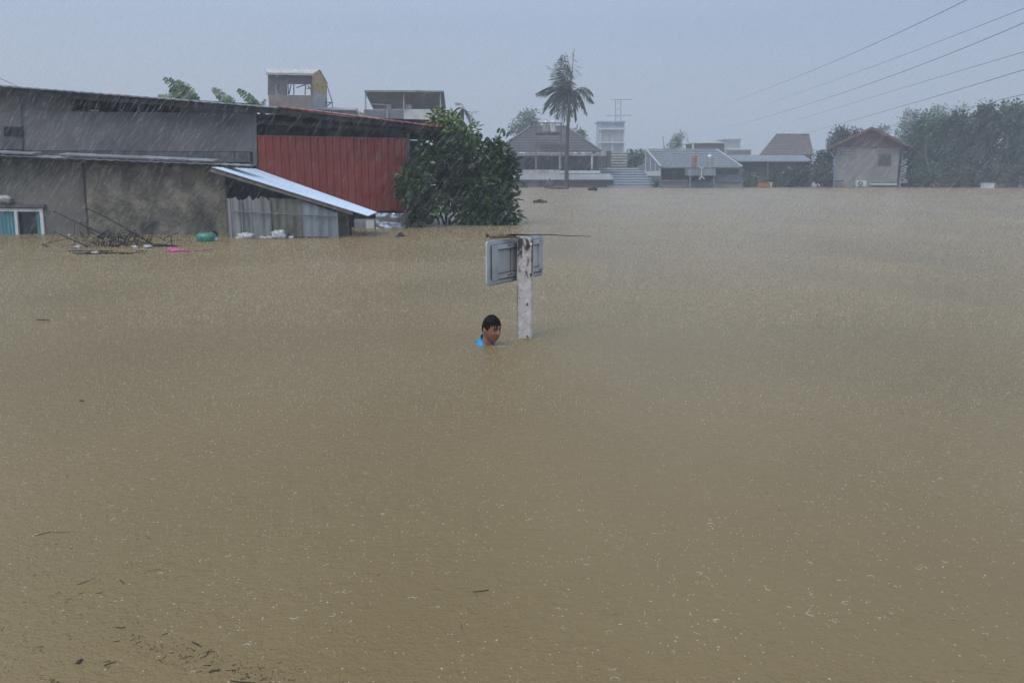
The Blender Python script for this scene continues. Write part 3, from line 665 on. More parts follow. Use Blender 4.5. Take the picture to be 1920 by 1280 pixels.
mb = MB(); tp = [P(1062, 353, PY), P(1062.5, 320, PY), P(1063, 280, PY), P(1064.5, 240, PY), P(1067, 205, PY), P(1069, 178, PY)]
tp[0].z = -1.5; q = []
for i in range(len(tp)-1):
    for k in range(8): q.append(tp[i].lerp(tp[i+1], k/8))
q.append(tp[-1])
mb.tube(q, [(.20-.07*min(1, i/len(q)*1.3))*(1.04 if i % 2 else .97)+(.1 if i < 5 else 0) for i in range(len(q))], 10); part('trunk', mb, M['bark'], cp)
top = P(1068, 176, PY)
for (mx_, my_, ex, ey, dy, wd) in ((1045,148,1003,178,0,1.25),(1050,158,1004,181,1.5,1.2),(1040,165,1018,214,-1,1.2),(1050,170,1032,218,1,1.3),(1055,175,1046,228,-1.5,1.2),(1062,180,1056,238,1.2,1.1),
        (1064,175,1066,236,-2,1.2),(1040,160,1022,205,1,1.2),(1074,175,1079,232,-1,1.2),(1082,178,1071,222,1.5,1.1),(1092,150,1115,196,0,1.2),(1090,160,1101,220,-1,1.15),(1096,148,1112,178,1.5,1.1),(1085,165,1092,205,2,1.1),
        (1058,140,1040,118,-1,1.1),(1062,130,1052,104,1,1.1),(1070,130,1062,98,0,1.1),(1075,135,1074,96,0,1.1),(1050,150,1034,138,1,1.0),(1058,138,1046,112,-1,1.2),(1064,132,1056,100,1.5,1.2),(1055,142,1022,122,0,.5),(1066,150,1048,130,2,1.1),(1070,148,1066,116,-2,1.1)):
    frond(cp, (top+Vector((rp.uniform(-.15,.15), 0, rp.uniform(-.3,.4))), P(mx_, my_, PY+dy*.6), P(ex, ey, PY+dy)), wd*1.12, 'palm', rp, 40, .75)
mb = MB()
for k in range(9): mb.blob(top+Vector((rp.uniform(-.4,.4), rp.uniform(-.4,.4), rp.uniform(-.7,-.1))), (.14,.14,.17), .05, k, 8, 6)
part('coconuts', mb, M['bark'], cp)
mb = MB(); limb(mb, top, P(1077, 92, PY), .05, .02, .01, 5, rp); part('spear_shoot', mb, M['palm'], cp)
dp = thing('dead_palm', 'dried palm with hanging bare fronds peeking above the broadleaf tree', 'palm tree', G(872, 372))
mb = MB(); limb(mb, P(873, 380, 44), P(868, 205, 44), .12, .07, .01, 7, rp); part('trunk', mb, M['bark'], dp)
t2 = P(868, 205, 44)
for (mx_, my_, ex, ey) in ((872,192,852,193),(860,196,848,212),(870,196,862,225),(882,215,898,208),(880,205,884,238),(876,210,893,228),(860,205,856,235)):
    frond(dp, (t2, P(mx_, my_, 44), P(ex, ey, 44)), .42, 'drypalm', rp, 22, .8, .02)

# ------------------------------------------------------------ banana plants behind the roof
def banana(base_px, Y, leaves, lab):
    b0 = P(base_px[0], base_px[1], Y); t = thing('banana_plant', lab, 'banana plant', (b0.x, b0.y, 0), 'banana plants behind the workshop roof')
    mb = MB(); mb.tube([Vector((b0.x, b0.y, -1)), b0], [.16, .09], 8); part('stem', mb, M['banana'], t)
    for (mx_, my_, ex, ey, wd) in leaves:
        a, b_, c_ = b0, P(mx_, my_, Y+R.uniform(-.3,.3)), P(ex, ey, Y+R.uniform(-.3,.3)); mb = MB(); n = 26; q = []
        for k in range(n+1):
            u = k/n; q.append(a.lerp(b_, u).lerp(b_.lerp(c_, u), u))
        mb.tube(q[::3]+[q[-1]], [.022*(1-.07*i) for i in range(len(q[::3])+1)], 4)
        for s in (-1, 1):
            for k in range(2, n):
                u = k/n; d = (q[k+1]-q[k]).normalized(); sd_ = d.cross(Vector((0,-1,.5))).normalized()*s
                w_ = wd*.85*math.sin(PI*(u*.85+.12))**.6*R.uniform(.8, 1.05); dr = Vector((0,0,-w_*R.uniform(.1, .5)))
                g_ = R.choice((.97, .95, .92, .55)); b = len(mb.v); nx_ = q[k].lerp(q[k+1], g_)
                o1, o2 = sd_*w_+d*w_*.35+dr, sd_*w_*.92+d*w_*.35+dr
                mb.v += [tuple(q[k]), tuple(nx_), tuple(nx_+o2), tuple(q[k]+o1)]; mb.f.append((b, b+1, b+2, b+3))
        part('leaf', mb, M['banana'], t)
banana((372, 200), 27, [(350,170,308,146,.28),(356,172,332,150,.30),(345,178,296,180,.20),(362,180,340,160,.25),(350,182,318,168,.26)], 'banana plant with the fullest ragged leaves behind the roof, left of the others')
banana((446, 204), 27.5, [(425,182,398,165,.24),(430,186,404,180,.18)], 'banana plant with a single broad leaf in the middle of the row')
banana((492, 206), 28, [(472,184,446,168,.2),(478,190,462,184,.15),(490,196,497,186,.12)], 'banana plant with a dark ragged leaf left of the tower house')

# ------------------------------------------------------------ buildings behind the roof
def bpart(name, pts, Y, depth, m, parent, vec=None, label=None):
    mb = MB(); mb.prism([P(x, y, Y) for x, y in pts], vec or Vector((0, depth, 0))); return part(name, mb, M[m] if isinstance(m, str) else m, parent, label=label)
TY = 58
tw = thing('tower_house', 'tall block house with open loft and yellow gable end behind the roof', 'house', (P(560,200,TY).x, TY+2, 0))
sv = Vector((1.4, 4.5, 0))                                # side wall recedes back-right
pz = lambda x, y, Y=TY: P(x, y, Y)
mb = MB(); mb.prism([pz(503,178), pz(585,179), down(pz(586,220)), down(pz(505,220))], Vector((0,.2,0))); part('front_wall', mb, M['wall_tan'], tw)
mb = MB(); mb.prism([pz(502,138), pz(585,139.5), pz(585,158.5), pz(502,157)], Vector((0,.15,0))); part('upper_boarding', mb, M['darkroof'], tw)
for x0, x1 in ((502,515),(525,536),(583,585.5)):
    mb = MB(); mb.prism([pz(x0,157.2), pz(x1,157.2), pz(x1,178), pz(x0,178)], Vector((0,.15,0))); part('boarding_pier', mb, M['darkroof'], tw)
TB = TY+4.6
def side(pts, name, m, off=0.0):
    # side wall polygon between px 585 (front, TY) and 613 (back)
    out = []
    for x, y in pts:
        t = (x-585.5)/(613-585.5); out.append(P(x+off, y, TY+4.6*t))
    mb = MB(); mb.prism(out, Vector((-.15,.05,0))); part(name, mb, M[m], tw)
side([(586,137),(598,133),(613,158),(613,179),(586,171.5)], 'gable_wall', 'yellow')
side([(586,171.8),(613,179.3),(615,230),(586,230)], 'side_wall', 'palewall')
for x0, y0, x1, y1 in ((594,156,596.5,172),(604,162,606,178),(599,177,601,200),(610.5,184,612.5,198)):
    side([(x0,y0),(x1,y0+1),(x1,y1),(x0,y1-1)], 'window', 'dark', .3)
mb = MB(); mb.prism([P(499,137.5,TY-.3), P(588,139,TY-.3), P(600,131.5,TY+2.2), P(499,131,TY+2.2)], (0,0,.05)); part('roof', mb, M['beam'], tw)
mb = MB(); mb.prism([P(500,131,TY+2.2), P(600,131.5,TY+2.2), P(615,158,TB+.5), P(520,158,TB+.5)], (0,0,.05)); part('rear_roof', mb, M['greyroof'], tw)
mb = MB(); mb.bar(P(499,139,TY-.3), P(588,140.5,TY-.3), .1, .1); part('gutter', mb, M['palewall'], tw)
for a, b in (((540,158),(541,178)),((546,158),(542,177)),((551,158),(551,178)),((556,165),(572,159)),((573,158),(572,178)),((577,160),(584,170)),((575,166),(584,166)),((537,155),(538,178))):
    mb = MB(); mb.bar(P(a[0],a[1],TY+1), P(b[0],b[1],TY+1), .06, .06); part('loft_strut', mb, M['greywall'], tw)
for a, b in (((613,160),(623,192)),((623,192),(623,204)),((614,192),(623,193)),((614,199),(623,191))):
    mb = MB(); mb.bar(P(a[0],a[1],TB), P(b[0],b[1],TB), .06, .06); part('bracket', mb, M['greywall'], tw)
def tank(px, y0, y1, Y, rpx, m, lab, g='water tanks on roofs'):
    a, b = P(px, y1, Y), P(px, y0, Y); h = b.z-a.z; r = rpx*Y/1560; t = thing('water_tank', lab, 'water tank', a, g); pf_ = []
    mb = MB(); pf_ = [(r*.96, 0)]
    for k in range(1, 9): pf_ += [(r*(1.0 if k % 2 else .93), h*.85*k/9)]
    pf_ += [(r*.9, h*.87), (r*.4, h*.95)]
    mb.lathe(a, pf_, 14); part('drum', mb, M[m], t, True)
    mb = MB(); mb.lathe(a+Vector((0,0,h*.95)), [(r*.35,0),(r*.35,h*.05),(r*.1,h*.06)], 10); part('lid', mb, M[m], t)
tank(520.5, 154, 167.5+10, TY+.8, 5.5, 'whitewall', 'ribbed pale water tank inside the open loft of the tower house')
lr = thing('low_roof_house', 'low house with plain grey ridged roof just right of the tower house', 'house', (P(640,210,60).x, 61, 0))
bpart('wall', [(588,206),(668,207),(679,222),(679,250),(588,250)], 60, 4, 'greywall', lr)
mb = MB(); mb.prism([P(586,206.5,59.8), P(669,206,59.8), P(668,203,62), P(590,203,62)], (0,0,.05)); part('roof', mb, M['palewall'], lr)
mb = MB(); mb.bar(P(668,203,59.8), P(681,226,59.8), .12, .12); part('barge_board', mb, M['palewall'], lr)
rb = thing('rooftop_house', 'grey house with big overhanging dark roof and half white parapet behind the red roof', 'house', (P(757,220,64).x, 66, 0))
bpart('parapet', [(682,205.5),(757,205.5),(757,260),(682,260)], 64, .2, 'greywall', rb, label='grey parapet wall')
bpart('parapet', [(757.3,205.5),(832,205.5),(832,228),(757.3,228)], 64, .2, 'whitewall', rb, label='white parapet wall')
bpart('lower_wall', [(757.3,228.2),(832,228.2),(832,260),(757.3,260)], 64, .2, 'greywall', rb)
mb = MB(); mb.prism([P(683,171.5,63.5), P(832,172.5,63.5), P(836,205,67), P(700,205,67)], (0,.1,.1)); part('roof', mb, M['darkroof'], rb)
mb = MB(); mb.prism([P(683,170.5,63.4), P(782,171.5,63.4), P(782,173,63.4), P(683,172.5,63.4)], (0,.1,0)); part('roof_edge', mb, M['greyroof'], rb)
mb = MB(); mb.prism([P(779,169,63.4), P(832,171,63.4), P(832,173,63.4), P(779,172,63.4)], (0,.1,0)); part('roof_edge', mb, M['greyroof'], rb)
for x, y0, y1 in ((685.5,172,206),(757,173,206),(726,206,230),(826,174,206)):
    mb = MB(); mb.bar(P(x,y1,63.8), P(x,y0,63.8), .1, .1); part('post', mb, M['palewall'], rb)
mb = MB(); mb.tube([P(693,195.5,63.9), P(722,196.5,63.9), P(730,201,63.9)], .035, 5); part('pipe', mb, M['palewall'], rb)
tank(729, 195, 205.5, 65, 5.5, 'whitewall', 'white water tank on the left half of the rooftop house')
tank(766, 195.5, 205.5, 65, 6, 'whitewall', 'white water tank above the white parapet of the rooftop house')
pr2 = thing('pink_roof_house', 'strip of faded pink roof below the white parapet', 'house', (P(800,232,50).x, 51, 0))
mb = MB(); mb.grid(lambda u, v: P(770,231,49).lerp(P(835,231,49), u)+Vector((0, 2, .12))*v+Vector((0,0,.02*math.sin(u*60))), 60, 1, (0,0,-.04)); part('roof', mb, M['redroof'], pr2)
bpart('wall', [(770,232),(835,232),(835,260),(770,260)], 49.4, 2, 'greywall', pr2)

# ------------------------------------------------------------ pavilion house
def courses(a, b, c_, d, n, nw, amp, step, th=.06):   # tiled slope: a,b eave corners; c_,d ridge corners (c_ above a)
    mb = MB(); nv = n*2
    def fn(u, v):
        j = v*n; k = j-math.floor(j+1e-6)
        if abs(v-1) < 1e-6: k = 0
        p = a.lerp(b, u).lerp(c_.lerp(d, u), v)
        return p+Vector((0,-.3,1)).normalized()*(step*(1-k)+amp*math.sin(u*nw*2*PI))
    # explicit steps: rows duplicated at each course
    rows = []
    for j in range(n):
        rows += [(j/n, step), ((j+.999)/n, 0)]
    nu = max(1, nw*5); b0 = len(mb.v)
    for v, o in rows:
        for i in range(nu+1):
            u = i/nu; p = a.lerp(b, u).lerp(c_.lerp(d, u), v)
            p = p+Vector((0,-.3,1)).normalized()*(o+amp*math.sin(u*nw*2*PI)); mb.v.append(tuple(p))
    W = nu+1
    for j in range(len(rows)-1):
        for i in range(nu): mb.f.append((b0+j*W+i, b0+j*W+i+1, b0+(j+1)*W+i+1, b0+(j+1)*W+i))
    # underside
    k = len(mb.v); mb.v += [tuple(a-Vector((0,0,th))), tuple(b-Vector((0,0,th))), tuple(d-Vector((0,0,th))), tuple(c_-Vector((0,0,th)))]
    mb.f += [(k, k+3, k+2, k+1), (k, k+1, b0+nu, b0)]
    return mb
pv = thing('pavilion_house', 'hip roofed pavilion house with white posts and a ragged white beam behind the palm', 'house', (P(1040,350,84).x, 86, 0))
Yp = 84
part('roof', courses(P(930,284,82.5), P(1126,284,82.5), P(995,238.5,88), P(1060,238.5,88), 15, 30, .02, .07), M['darkroof'], pv)
mb = MB(); mb.prism([P(1126,284,82.5), P(1060,238.5,88), Vector((P(1126,284,82.5).x, 93, P(1126,284,82.5).z))], (0,0,-.05)); part('hip_roof', mb, M['darkroof'], pv)
mb = MB(); mb.prism([P(930,284,82.5), P(995,238.5,88), Vector((P(930,284,82.5).x, 93, P(930,284,82.5).z))], (0,0,-.05)); part('hip_roof', mb, M['darkroof'], pv)
mb = MB()
for a, b in ((P(1126,284,82.5),P(1060,238.5,88)),(P(930,284,82.5),P(995,238.5,88)),(P(995,238.5,88),P(1060,238.5,88))): mb.bar(a+Vector((0,0,.08)), b+Vector((0,0,.08)), .25, .14)
part('ridge', mb, M['darkroof'], pv)
mb = MB(); mb.prism([P(984,263,84.9), P(1005,263,84.9), P(1005,264.5,84.9), P(984,264.5,84.9)], (0,.05,0)); part('skylight_strip', mb, M['zinc'], pv)
bpart('beam', [(962,287.5),(1137,287.5),(1137,292),(962,292)], 82.6, .3, 'beam', pv)
for k in range(34):
    x = 964+k*5.1
    if R.random() < .22 or 1057 < x < 1095 and R.random() < .5: continue
    h = R.uniform(2.5, 6.5); mb = MB(); mb.prism([P(x,287.3,82.5), P(x+4.6,287.3,82.5), P(x+4.4,287.3-h*R.uniform(.6,1),82.5), P(x+.3,287.3-h,82.5)], (0,.12,0)); part('baluster', mb, M['beam'], pv)
for x, wd_ in ((1005,3),(1050,3.4),(1110,3.6)): bpart('post', [(x-wd_/2,292.2),(x+wd_/2,292.2),(x+wd_/2,318),(x-wd_/2,318)], 82.6, .25, 'beam', pv)
for x in (1034,1123,1128): bpart('thin_post', [(x,292.2),(x+1,292.2),(x+1,316),(x,316)], 83, .1, 'greywall', pv)
bpart('back_wall', [(955,290),(1138,290),(1138,352),(955,352)], 86, .2, 'brownwall', pv)
bpart('door_opening', [(985,297),(1003,297),(1003,318),(985,318)], 85.9, .05, 'dark', pv)
bpart('shutter', [(1062,293),(1106,293),(1106,315),(1062,315)], 85.8, .08, 'greywall', pv)
bpart('low_wall', [(958,318.5),(1050,318.5),(1050,327),(958,327)], 82, .3, 'beam', pv)
bpart('ledge', [(1050.3,320),(1126,320),(1126,325),(1050.3,325)], 81.9, .5, 'whitewall', pv)
bpart('pier', [(1138,283),(1146,283),(1146,314),(1138,314)], 83, 1, 'brownwall', pv)
an = thing('annex_shed', 'long low annex with pale corrugated roof at the waterline before the pavilion', 'shed', (P(1050,350,80).x, 81, 0))
a, b = P(955,336.5,79.5), P(1151.5,336.5,79.5); c_, d = P(958,325.8,82), P(1144,325.8,82)
mb = MB(); mb.grid(lambda u, v: a.lerp(b,u).lerp(c_.lerp(d,u), v)+Vector((0,0,.05*math.sin(u*46*2*PI))), 46*6, 1, (0,0,-.04)); part('roof', mb, M['palewall'], an)
bpart('wall', [(958,337),(1150,337),(1150,375),(958,375)], 79.9, 2, 'brownwall', an)
bpart('grey_wall_panel', [(958,337.2),(1010,337.2),(1010,375),(958,375)], 79.8, .05, 'greywall', an)
# steel water stand
st = thing('steel_stand', 'tall steel frame stand carrying a water tank in front of the pavilion roof', 'steel frame', (P(1030,290,81.5).x, 81.5, 0))
for x in (1005, 1052):
    for dy in (0, 2.2):
        mb = MB(); mb.bar(P(x, 318, 81.2+dy), P(x, 230, 81.2+dy), .12, .12); part('leg', mb, M['brownwall'], st)
for y in (231, 249, 264, 280):
    mb = MB(); mb.bar(P(1005, y, 81.2), P(1052, y, 81.2), .09, .09); part('crossbar', mb, M['brownwall'], st)
for x in (1012, 1018, 1024, 1030, 1036, 1042, 1048):
    mb = MB(); mb.bar(P(x, 231, 81.2), P(x, 240 if 1016 < x < 1043 else 250, 81.2), .04, .04); part('rail_bar', mb, M['brownwall'], st)
bpart('platform', [(1006,248.6),(1050,248.6),(1050,252),(1006,252)], 81.3, 2.2, 'brownwall', st)
tank(1024, 224.5, 248.5, 82.3, 6, 'steel', 'ribbed steel water tank on the left of the steel stand', 'twin tanks on the steel stand')
tank(1037, 224.5, 248.5, 82.3, 5.5, 'whitewall', 'paler smooth water tank on the right of the steel stand', 'twin tanks on the steel stand')
# steps
sp = thing('concrete_steps', 'flight of broad concrete steps between the pavilion and the hedge', 'steps', (P(1160,300,88).x, 88, 0))
for k in range(6):
    y = 284.5+k*5.0; bpart('step', [(1146-k*.6,y),(1177-k*.3,y),(1177-k*.3,y+2.6),(1146-k*.6,y+2.6)], 90-k*.5, 1.2, 'beam', sp)
bpart('riser_wall', [(1142,285),(1178,285),(1178,320),(1142,320)], 91.5, .3, 'greywall', sp)
# low tile roof at water
lt = thing('sunken_roof_house', 'flooded house showing only its wide grey tiled roof beside the annex', 'house', (P(1180,350,80).x, 82, 0))
part('roof', courses(P(1140,352.5,79), P(1236,352.5,79), P(1120,315,86), P(1200,315,86), 8, 26, .025, .09), M['tileroof'], lt)
bpart('wall', [(1125,318),(1205,318),(1230,375),(1140,375)], 86, 1, 'greywall', lt)

# ------------------------------------------------------------ pale blue tower far off + lattice mast
bt = thing('blue_tower_house', 'misty pale blue tower house with twin arches and a balcony beyond the palm', 'house', (P(1147,350,200).x, 203, 0)); Yt = 200
bpart('wall', [(1124,228.5),(1171,228.5),(1171,351),(1121,351)], Yt, 7, 'bluewall', bt)
bpart('roof_slab', [(1121,227),(1173,227),(1173,229.5),(1121,229.5)], Yt-.6, 8, 'bluewall', bt)
for x0, x1 in ((1128,1146),(1150,1169)):
    bpart('window', [(x0,230.5),(x1,230.5),(x1,236.5),(x0,236.5)], Yt-.15, .1, 'lavender', bt)
    bpart('window', [(x0,245),(x1,245),(x1,263),(x0,263)], Yt-.15, .1, 'palewall', bt, label='glazed balcony bay')
    pts = [(x0+1,283)]+[((x0+x1)/2-math.cos(PI*k/8)*(x1-x0-2)/2, 275-math.sin(PI*k/8)*5) for k in range(9)]+[(x1-1,283)]
    bpart('arch', pts, Yt-.15, .1, 'lavender', bt)
for y in (241, 266): bpart('balcony_slab', [(1122,y),(1173,y),(1173,y+2),(1122,y+2)], Yt-1, 1, 'whitewall', bt)
for x in (1126,1148,1170): bpart('column', [(x-1,243.2),(x+1,243.2),(x+1,283),(x-1,283)], Yt-.5, .4, 'whitewall', bt)
bpart('sign', [(1137,246),(1149,246),(1149,252),(1137,252)], Yt-.7, .1, 'tank_rust', bt)
ms = thing('lattice_mast', 'faint lattice mast with cross arms rising behind the pale blue tower house', 'mast', (P(1158,350,225).x, 225, 0))
for x in (1153, 1165):
    mb = MB(); mb.bar(P(x,300,225), P(x+(1 if x < 1160 else -1),186,225), .16, .16); part('leg', mb, M['pylon'], ms)
for k in range(8):
    y = 186+k*13; mb = MB(); mb.bar(P(1153.5,y,225), P(1164.5,y+12,225), .08, .08); mb.bar(P(1164.5,y,225), P(1153.5,y+12,225), .08, .08); part('brace', mb, M['pylon'], ms)
for y, x0, x1 in ((187,1145,1184),(217,1136,1184)):
    mb = MB(); mb.bar(P(x0,y,225), P(x1,y,225), .14, .14); part('cross_arm', mb, M['pylon'], ms)
m2 = MB(); m2.bar(P(1243,256,150), P(1248,300,150), .12, .12); solo('leaning_pole', m2, M['pylon'], 'thin leaning pole above the slate blue roof', 'pole')
# ------------------------------------------------------------ slate blue house
bh = thing('slate_blue_house', 'flooded house with blue grey tiled roof and lavender batten gable', 'house', (P(1310,350,79).x, 82, 0))
part('roof', courses(P(1239,314.5,78), P(1391,314.5,78), P(1211,282,84), P(1343,282,84), 9, 34, .04, .07), M['tileroof'], bh)
mb = MB()
for a, b in ((P(1211,282,84),P(1343,282,84)),(P(1343,282,84),P(1391,314.5,78)),(P(1211,282,84),P(1239,314.5,78))): mb.bar(a+Vector((0,0,.1)), b+Vector((0,0,.1)), .2, .12)
part('ridge_cap', mb, M['palewall'], bh)
mb = MB(); mb.prism([P(1343,282,84), P(1391,314.5,78), Vector((P(1391,314.5,78).x, 90, P(1391,314.5,78).z))], (0,0,-.05)); part('hip_roof', mb, M['tileroof'], bh)
def gpt(x, y): return P(x, y, 84-6*(x-1211)/28.0)
mb = MB(); mb.prism([gpt(1211,283.5), gpt(1239,315), gpt(1239,321), gpt(1211,321)], (.1,.1,0)); part('gable_wall', mb, M['lavender'], bh)
for x in (1211.5,1220.5,1230,1238):
    mb = MB(); mb.bar(gpt(x, 283.5+(x-1211)*1.12)+Vector((-.05,-.05,0)), gpt(x,321)+Vector((-.05,-.05,0)), .1, .06); part('batten', mb, M['whitewall'], bh)
mb = MB(); mb.prism([P(1196,313,85.5), P(1211,303,84.5), P(1211,321,84.5), P(1196,321,85.5)], (.1,.1,0)); part('lean_to_side', mb, M['lavender'], bh)
mb = MB(); mb.prism([gpt(1206,321), gpt(1239,321.2), gpt(1239,330), gpt(1206,330)], (-.05,-.05,0)); part('white_band', mb, M['whitewall'], bh)
mb = MB(); mb.prism([gpt(1211,330), gpt(1239,330), gpt(1239,375), gpt(1211,375)], (.1,.1,0)); part('side_wall', mb, M['tileroof'], bh)
bpart('front_wall', [(1240,314),(1386,314),(1386,375),(1240,375)], 79.4, .2, 'brownwall', bh)
bpart('tan_panel', [(1343,316),(1384,316),(1384,326),(1343,326)], 79.3, .05, 'wall_tan', bh)
bpart('dark_slope', [(1343,327),(1385,327),(1392,338),(1343,338)], 78.8, .3, 'lavender', bh)
bpart('beam', [(1240,337.5),(1394,338.5),(1394,341),(1240,340)], 78.0, .3, 'wall_tan', bh)
bpart('lower_wall', [(1240,341),(1393,341),(1393,375),(1240,375)], 78.3, .3, 'palewall', bh)
bx_ = thing('blue_tank_stand', 'pale blue boxed stand under two rusty tanks before the tiled roof', 'tank stand', (P(1316,329,76.5).x, 76.5, P(1316,329,76.5).z))
bpart('box', [(1291,316.5),(1342,316.5),(1342,329.5),(1291,329.5)], 76.3, 1.6, 'corr_blue', bx_)
for x in (1294,1339): bpart('leg', [(x-1,329.5),(x+1,329.5),(x+1,352),(x-1,352)], 76.4, .1, 'corr_blue', bx_)
mb = MB()
for a, b in (((1316,314),(1315,330)),((1315,330),(1311,337)),((1315,330),(1321,336)),((1316,318),(1312,313)),((1316,318),(1319,313))): mb.bar(P(*a,76.1), P(*b,76.1), .08, .08)
part('forked_bracket', mb, M['whitewall'], bx_)
tank(1301, 288, 316, 77, 5.2, 'tank_rust', 'rust streaked tall tank on the left of the pale blue stand', 'tall tanks on the blue stand')
tank(1330, 288, 316, 77, 5.8, 'steel', 'grey ribbed tall tank on the right of the pale blue stand', 'tall tanks on the blue stand')
# ------------------------------------------------------------ far houses between
db = thing('box_house', 'dark flat topped upper storey with pale edge rising behind the slate blue roof', 'house', (P(1330,300,110).x, 112, 0))
bpart('wall', [(1301,269),(1358,269),(1358,352),(1301,352)], 110, 5, 'brownwall', db)
bpart('roof_slab', [(1299,267),(1359,267),(1359,269),(1299,269)], 109.8, 5.4, 'whitewall', db)
bpart('white_edge', [(1298.5,269.2),(1301,269.2),(1301,282),(1298.5,282)], 109.9, .3, 'whitewall', db)
fr_ = thing('distant_house', 'faint low roofed house between the box house and the hip roof', 'house', (P(1385,300,150).x, 151, 0))
bpart('wall', [(1360,282),(1408,282),(1410,352),(1360,352)], 150, 5, 'palewall', fr_)
mb = MB(); mb.prism([P(1360,281.5,149), P(1411,281.5,149), P(1404,279,153), P(1364,279,153)], (0,0,.1)); part('roof', mb, M['greyroof'], fr_)
dt = thing('distant_tower', 'barely visible grey block in the mist above the distant low roof', 'building', (P(1380,300,260).x, 262, 0))
bpart('wall', [(1363,262),(1388,262),(1388,352),(1363,352)], 260, 8, 'palewall', dt)
bpart('roof_slab', [(1356,261),(1390,260.5),(1390,262.5),(1356,263)], 259, 9, 'greywall', dt)
hr = thing('hip_roof_house', 'house with tall steep grey brown hip roof left of the gabled house', 'house', (P(1475,300,100).x, 103, 0))
part('roof', courses(P(1424,290,98), P(1526,290,98), P(1455,252.5,103), P(1517,252.5,103), 10, 20, .02, .08), M['browntile'], hr)
mb = MB(); mb.bar(P(1455,252.3,103), P(1517,252.3,103), .3, .15); part('ridge', mb, M['darkroof'], hr)
bpart('wall', [(1428,290),(1522,290),(1522,352),(1428,352)], 99, 6, 'greywall', hr)
cs = thing('corrugated_shed', 'long dark shed with pale blue corrugated roof behind the low bushes', 'shed', (P(1450,350,82).x, 84, 0))
a, b = P(1388,302.5,82), P(1524,302.5,82); c_, d = P(1362,291,87), P(1508,291,87)
mb = MB(); mb.grid(lambda u, v: a.lerp(b,u).lerp(c_.lerp(d,u), v)+Vector((0,0,.05*math.sin(u*34*2*PI))), 34*6, 1, (0,0,-.04)); part('roof', mb, M['tileroof'], cs)
bpart('wall', [(1388,303),(1522,303),(1522,375),(1388,375)], 83, 3, 'brownwall', cs)
mb = MB(); mb.bar(P(1394,318,82.4), P(1408,336,82.4), .1, .1); part('brace', mb, M['brownwall'], cs)
for x in (1390, 1440, 1490, 1520):
    mb = MB(); mb.bar(P(x,303,82.3), P(x,352,82.3), .14, .14); part('post', mb, M['greywall'], cs)
mb = MB(); mb.prism([P(1476,312,82.2), P(1484,314,82.2), P(1488,319,82.2), P(1479,317,82.2)], (0,.1,0)); part('light_panel', mb, M['palewall'], cs)
c = G(1432, 351.2); mb = MB(); mb.box(c+Vector((0,0,.15)), (.95, .5, .5)); mb.box(c+Vector((0,-.28,.38)), (.97, .06, .06)); mb.box(c+Vector((0,-.28,.12)), (.97, .06, .06))
solo('orange_crate', mb, M['orange'], 'orange crate half sunk in front of the dark corrugated shed', 'crate')
c = G(1444, 351.2); mb = MB(); mb.lathe(c, [(.14,-.2),(.18,.4),(.2,.42),(.16,.44)], 12); solo('white_bucket', mb, M['whitewall'], 'white bucket right beside the orange crate', 'bucket')
# ------------------------------------------------------------ gabled block house
gh = thing('gabled_house', 'unpainted block house with rusty red gable roof, barred window and air conditioner', 'house', (P(1630,350,79).x, 82, 0)); Yg = 79
bpart('wall', [(1568,276),(1630,245),(1692,276),(1688,375),(1564,375)], Yg, .25, 'housewall', gh)
bpart('gable_board', [(1567,276),(1633,243.5),(1695,276)], Yg-.12, .08, 'gable', gh)
apx, le, re_ = P(1634,239.5,Yg-.8), P(1551,279,Yg-.8), P(1711,276.5,Yg-.8)
bk = Vector((3.9, 9, 0)); 
for nm, e_ in (('roof_slope', le), ('roof_slope', re_)):
    mb = MB(); mb.prism([e_, apx, apx+bk, e_+bk], (0,0,.09)); part(nm, mb, M['redtile'], gh)
    mb = MB(); mb.bar(e_+Vector((0,-.03,-.02)), apx+Vector((0,-.03,-.02)), .06, .22); part('barge_board', mb, M['redtile'], gh)
mb = MB(); mb.prism([P(1692,277,Yg), Vector((P(1692,277,Yg).x+4, Yg+8, P(1692,277,Yg).z)), Vector((P(1692,277,Yg).x+4, Yg+8, -2)), down(P(1692,277,Yg))], (-.2,0,0)); part('side_wall', mb, M['housewall'], gh)
def vent(x0, y0, x1, y1, nc, nr_, rel=.08):
    f_ = bpart('vent_block', [(x0,y0),(x1,y0),(x1,y1),(x0,y1)], Yg-.04, .04, 'beam', gh)
    for i in range(nc):
        for j in range(nr_):
            u0 = x0+(x1-x0)*(i+.2)/nc; u1 = x0+(x1-x0)*(i+.8)/nc; v0 = y0+(y1-y0)*(j+.22)/nr_; v1 = y0+(y1-y0)*(j+.78)/nr_
            mb = MB(); mb.prism([P(u0,v0,Yg-.06), P(u1,v0,Yg-.06), P(u1,v1,Yg-.06), P(u0,v1,Yg-.06)], (0,.03,0)); part('opening', mb, M['dark'], f_)
vent(1574.5, 283, 1600, 291.5, 5, 2); vent(1640, 281.5, 1678, 285.5, 10, 1); vent(1634, 339.5, 1679, 344.5, 11, 1)
W2 = bpart('window', [(1646.5,289),(1671,289),(1671,311),(1646.5,311)], Yg-.05, .06, 'brownwall', gh)
mb = MB(); mb.prism([P(1648.5,291,Yg-.07), P(1669.5,291,Yg-.07), P(1669.5,309.5,Yg-.07), P(1648.5,309.5,Yg-.07)], (0,.02,0)); part('pane', mb, M['dark'], W2)
for k in range(7):
    x = 1650+k*3.1; mb = MB(); mb.bar(P(x,290,Yg-.12), P(x,310,Yg-.12), .035, .035); part('bar', mb, M['greywall'], W2)
bpart('ledge', [(1633,344.7),(1682,344.7),(1682,347),(1633,347)], Yg-.25, .3, 'whitewall', gh)
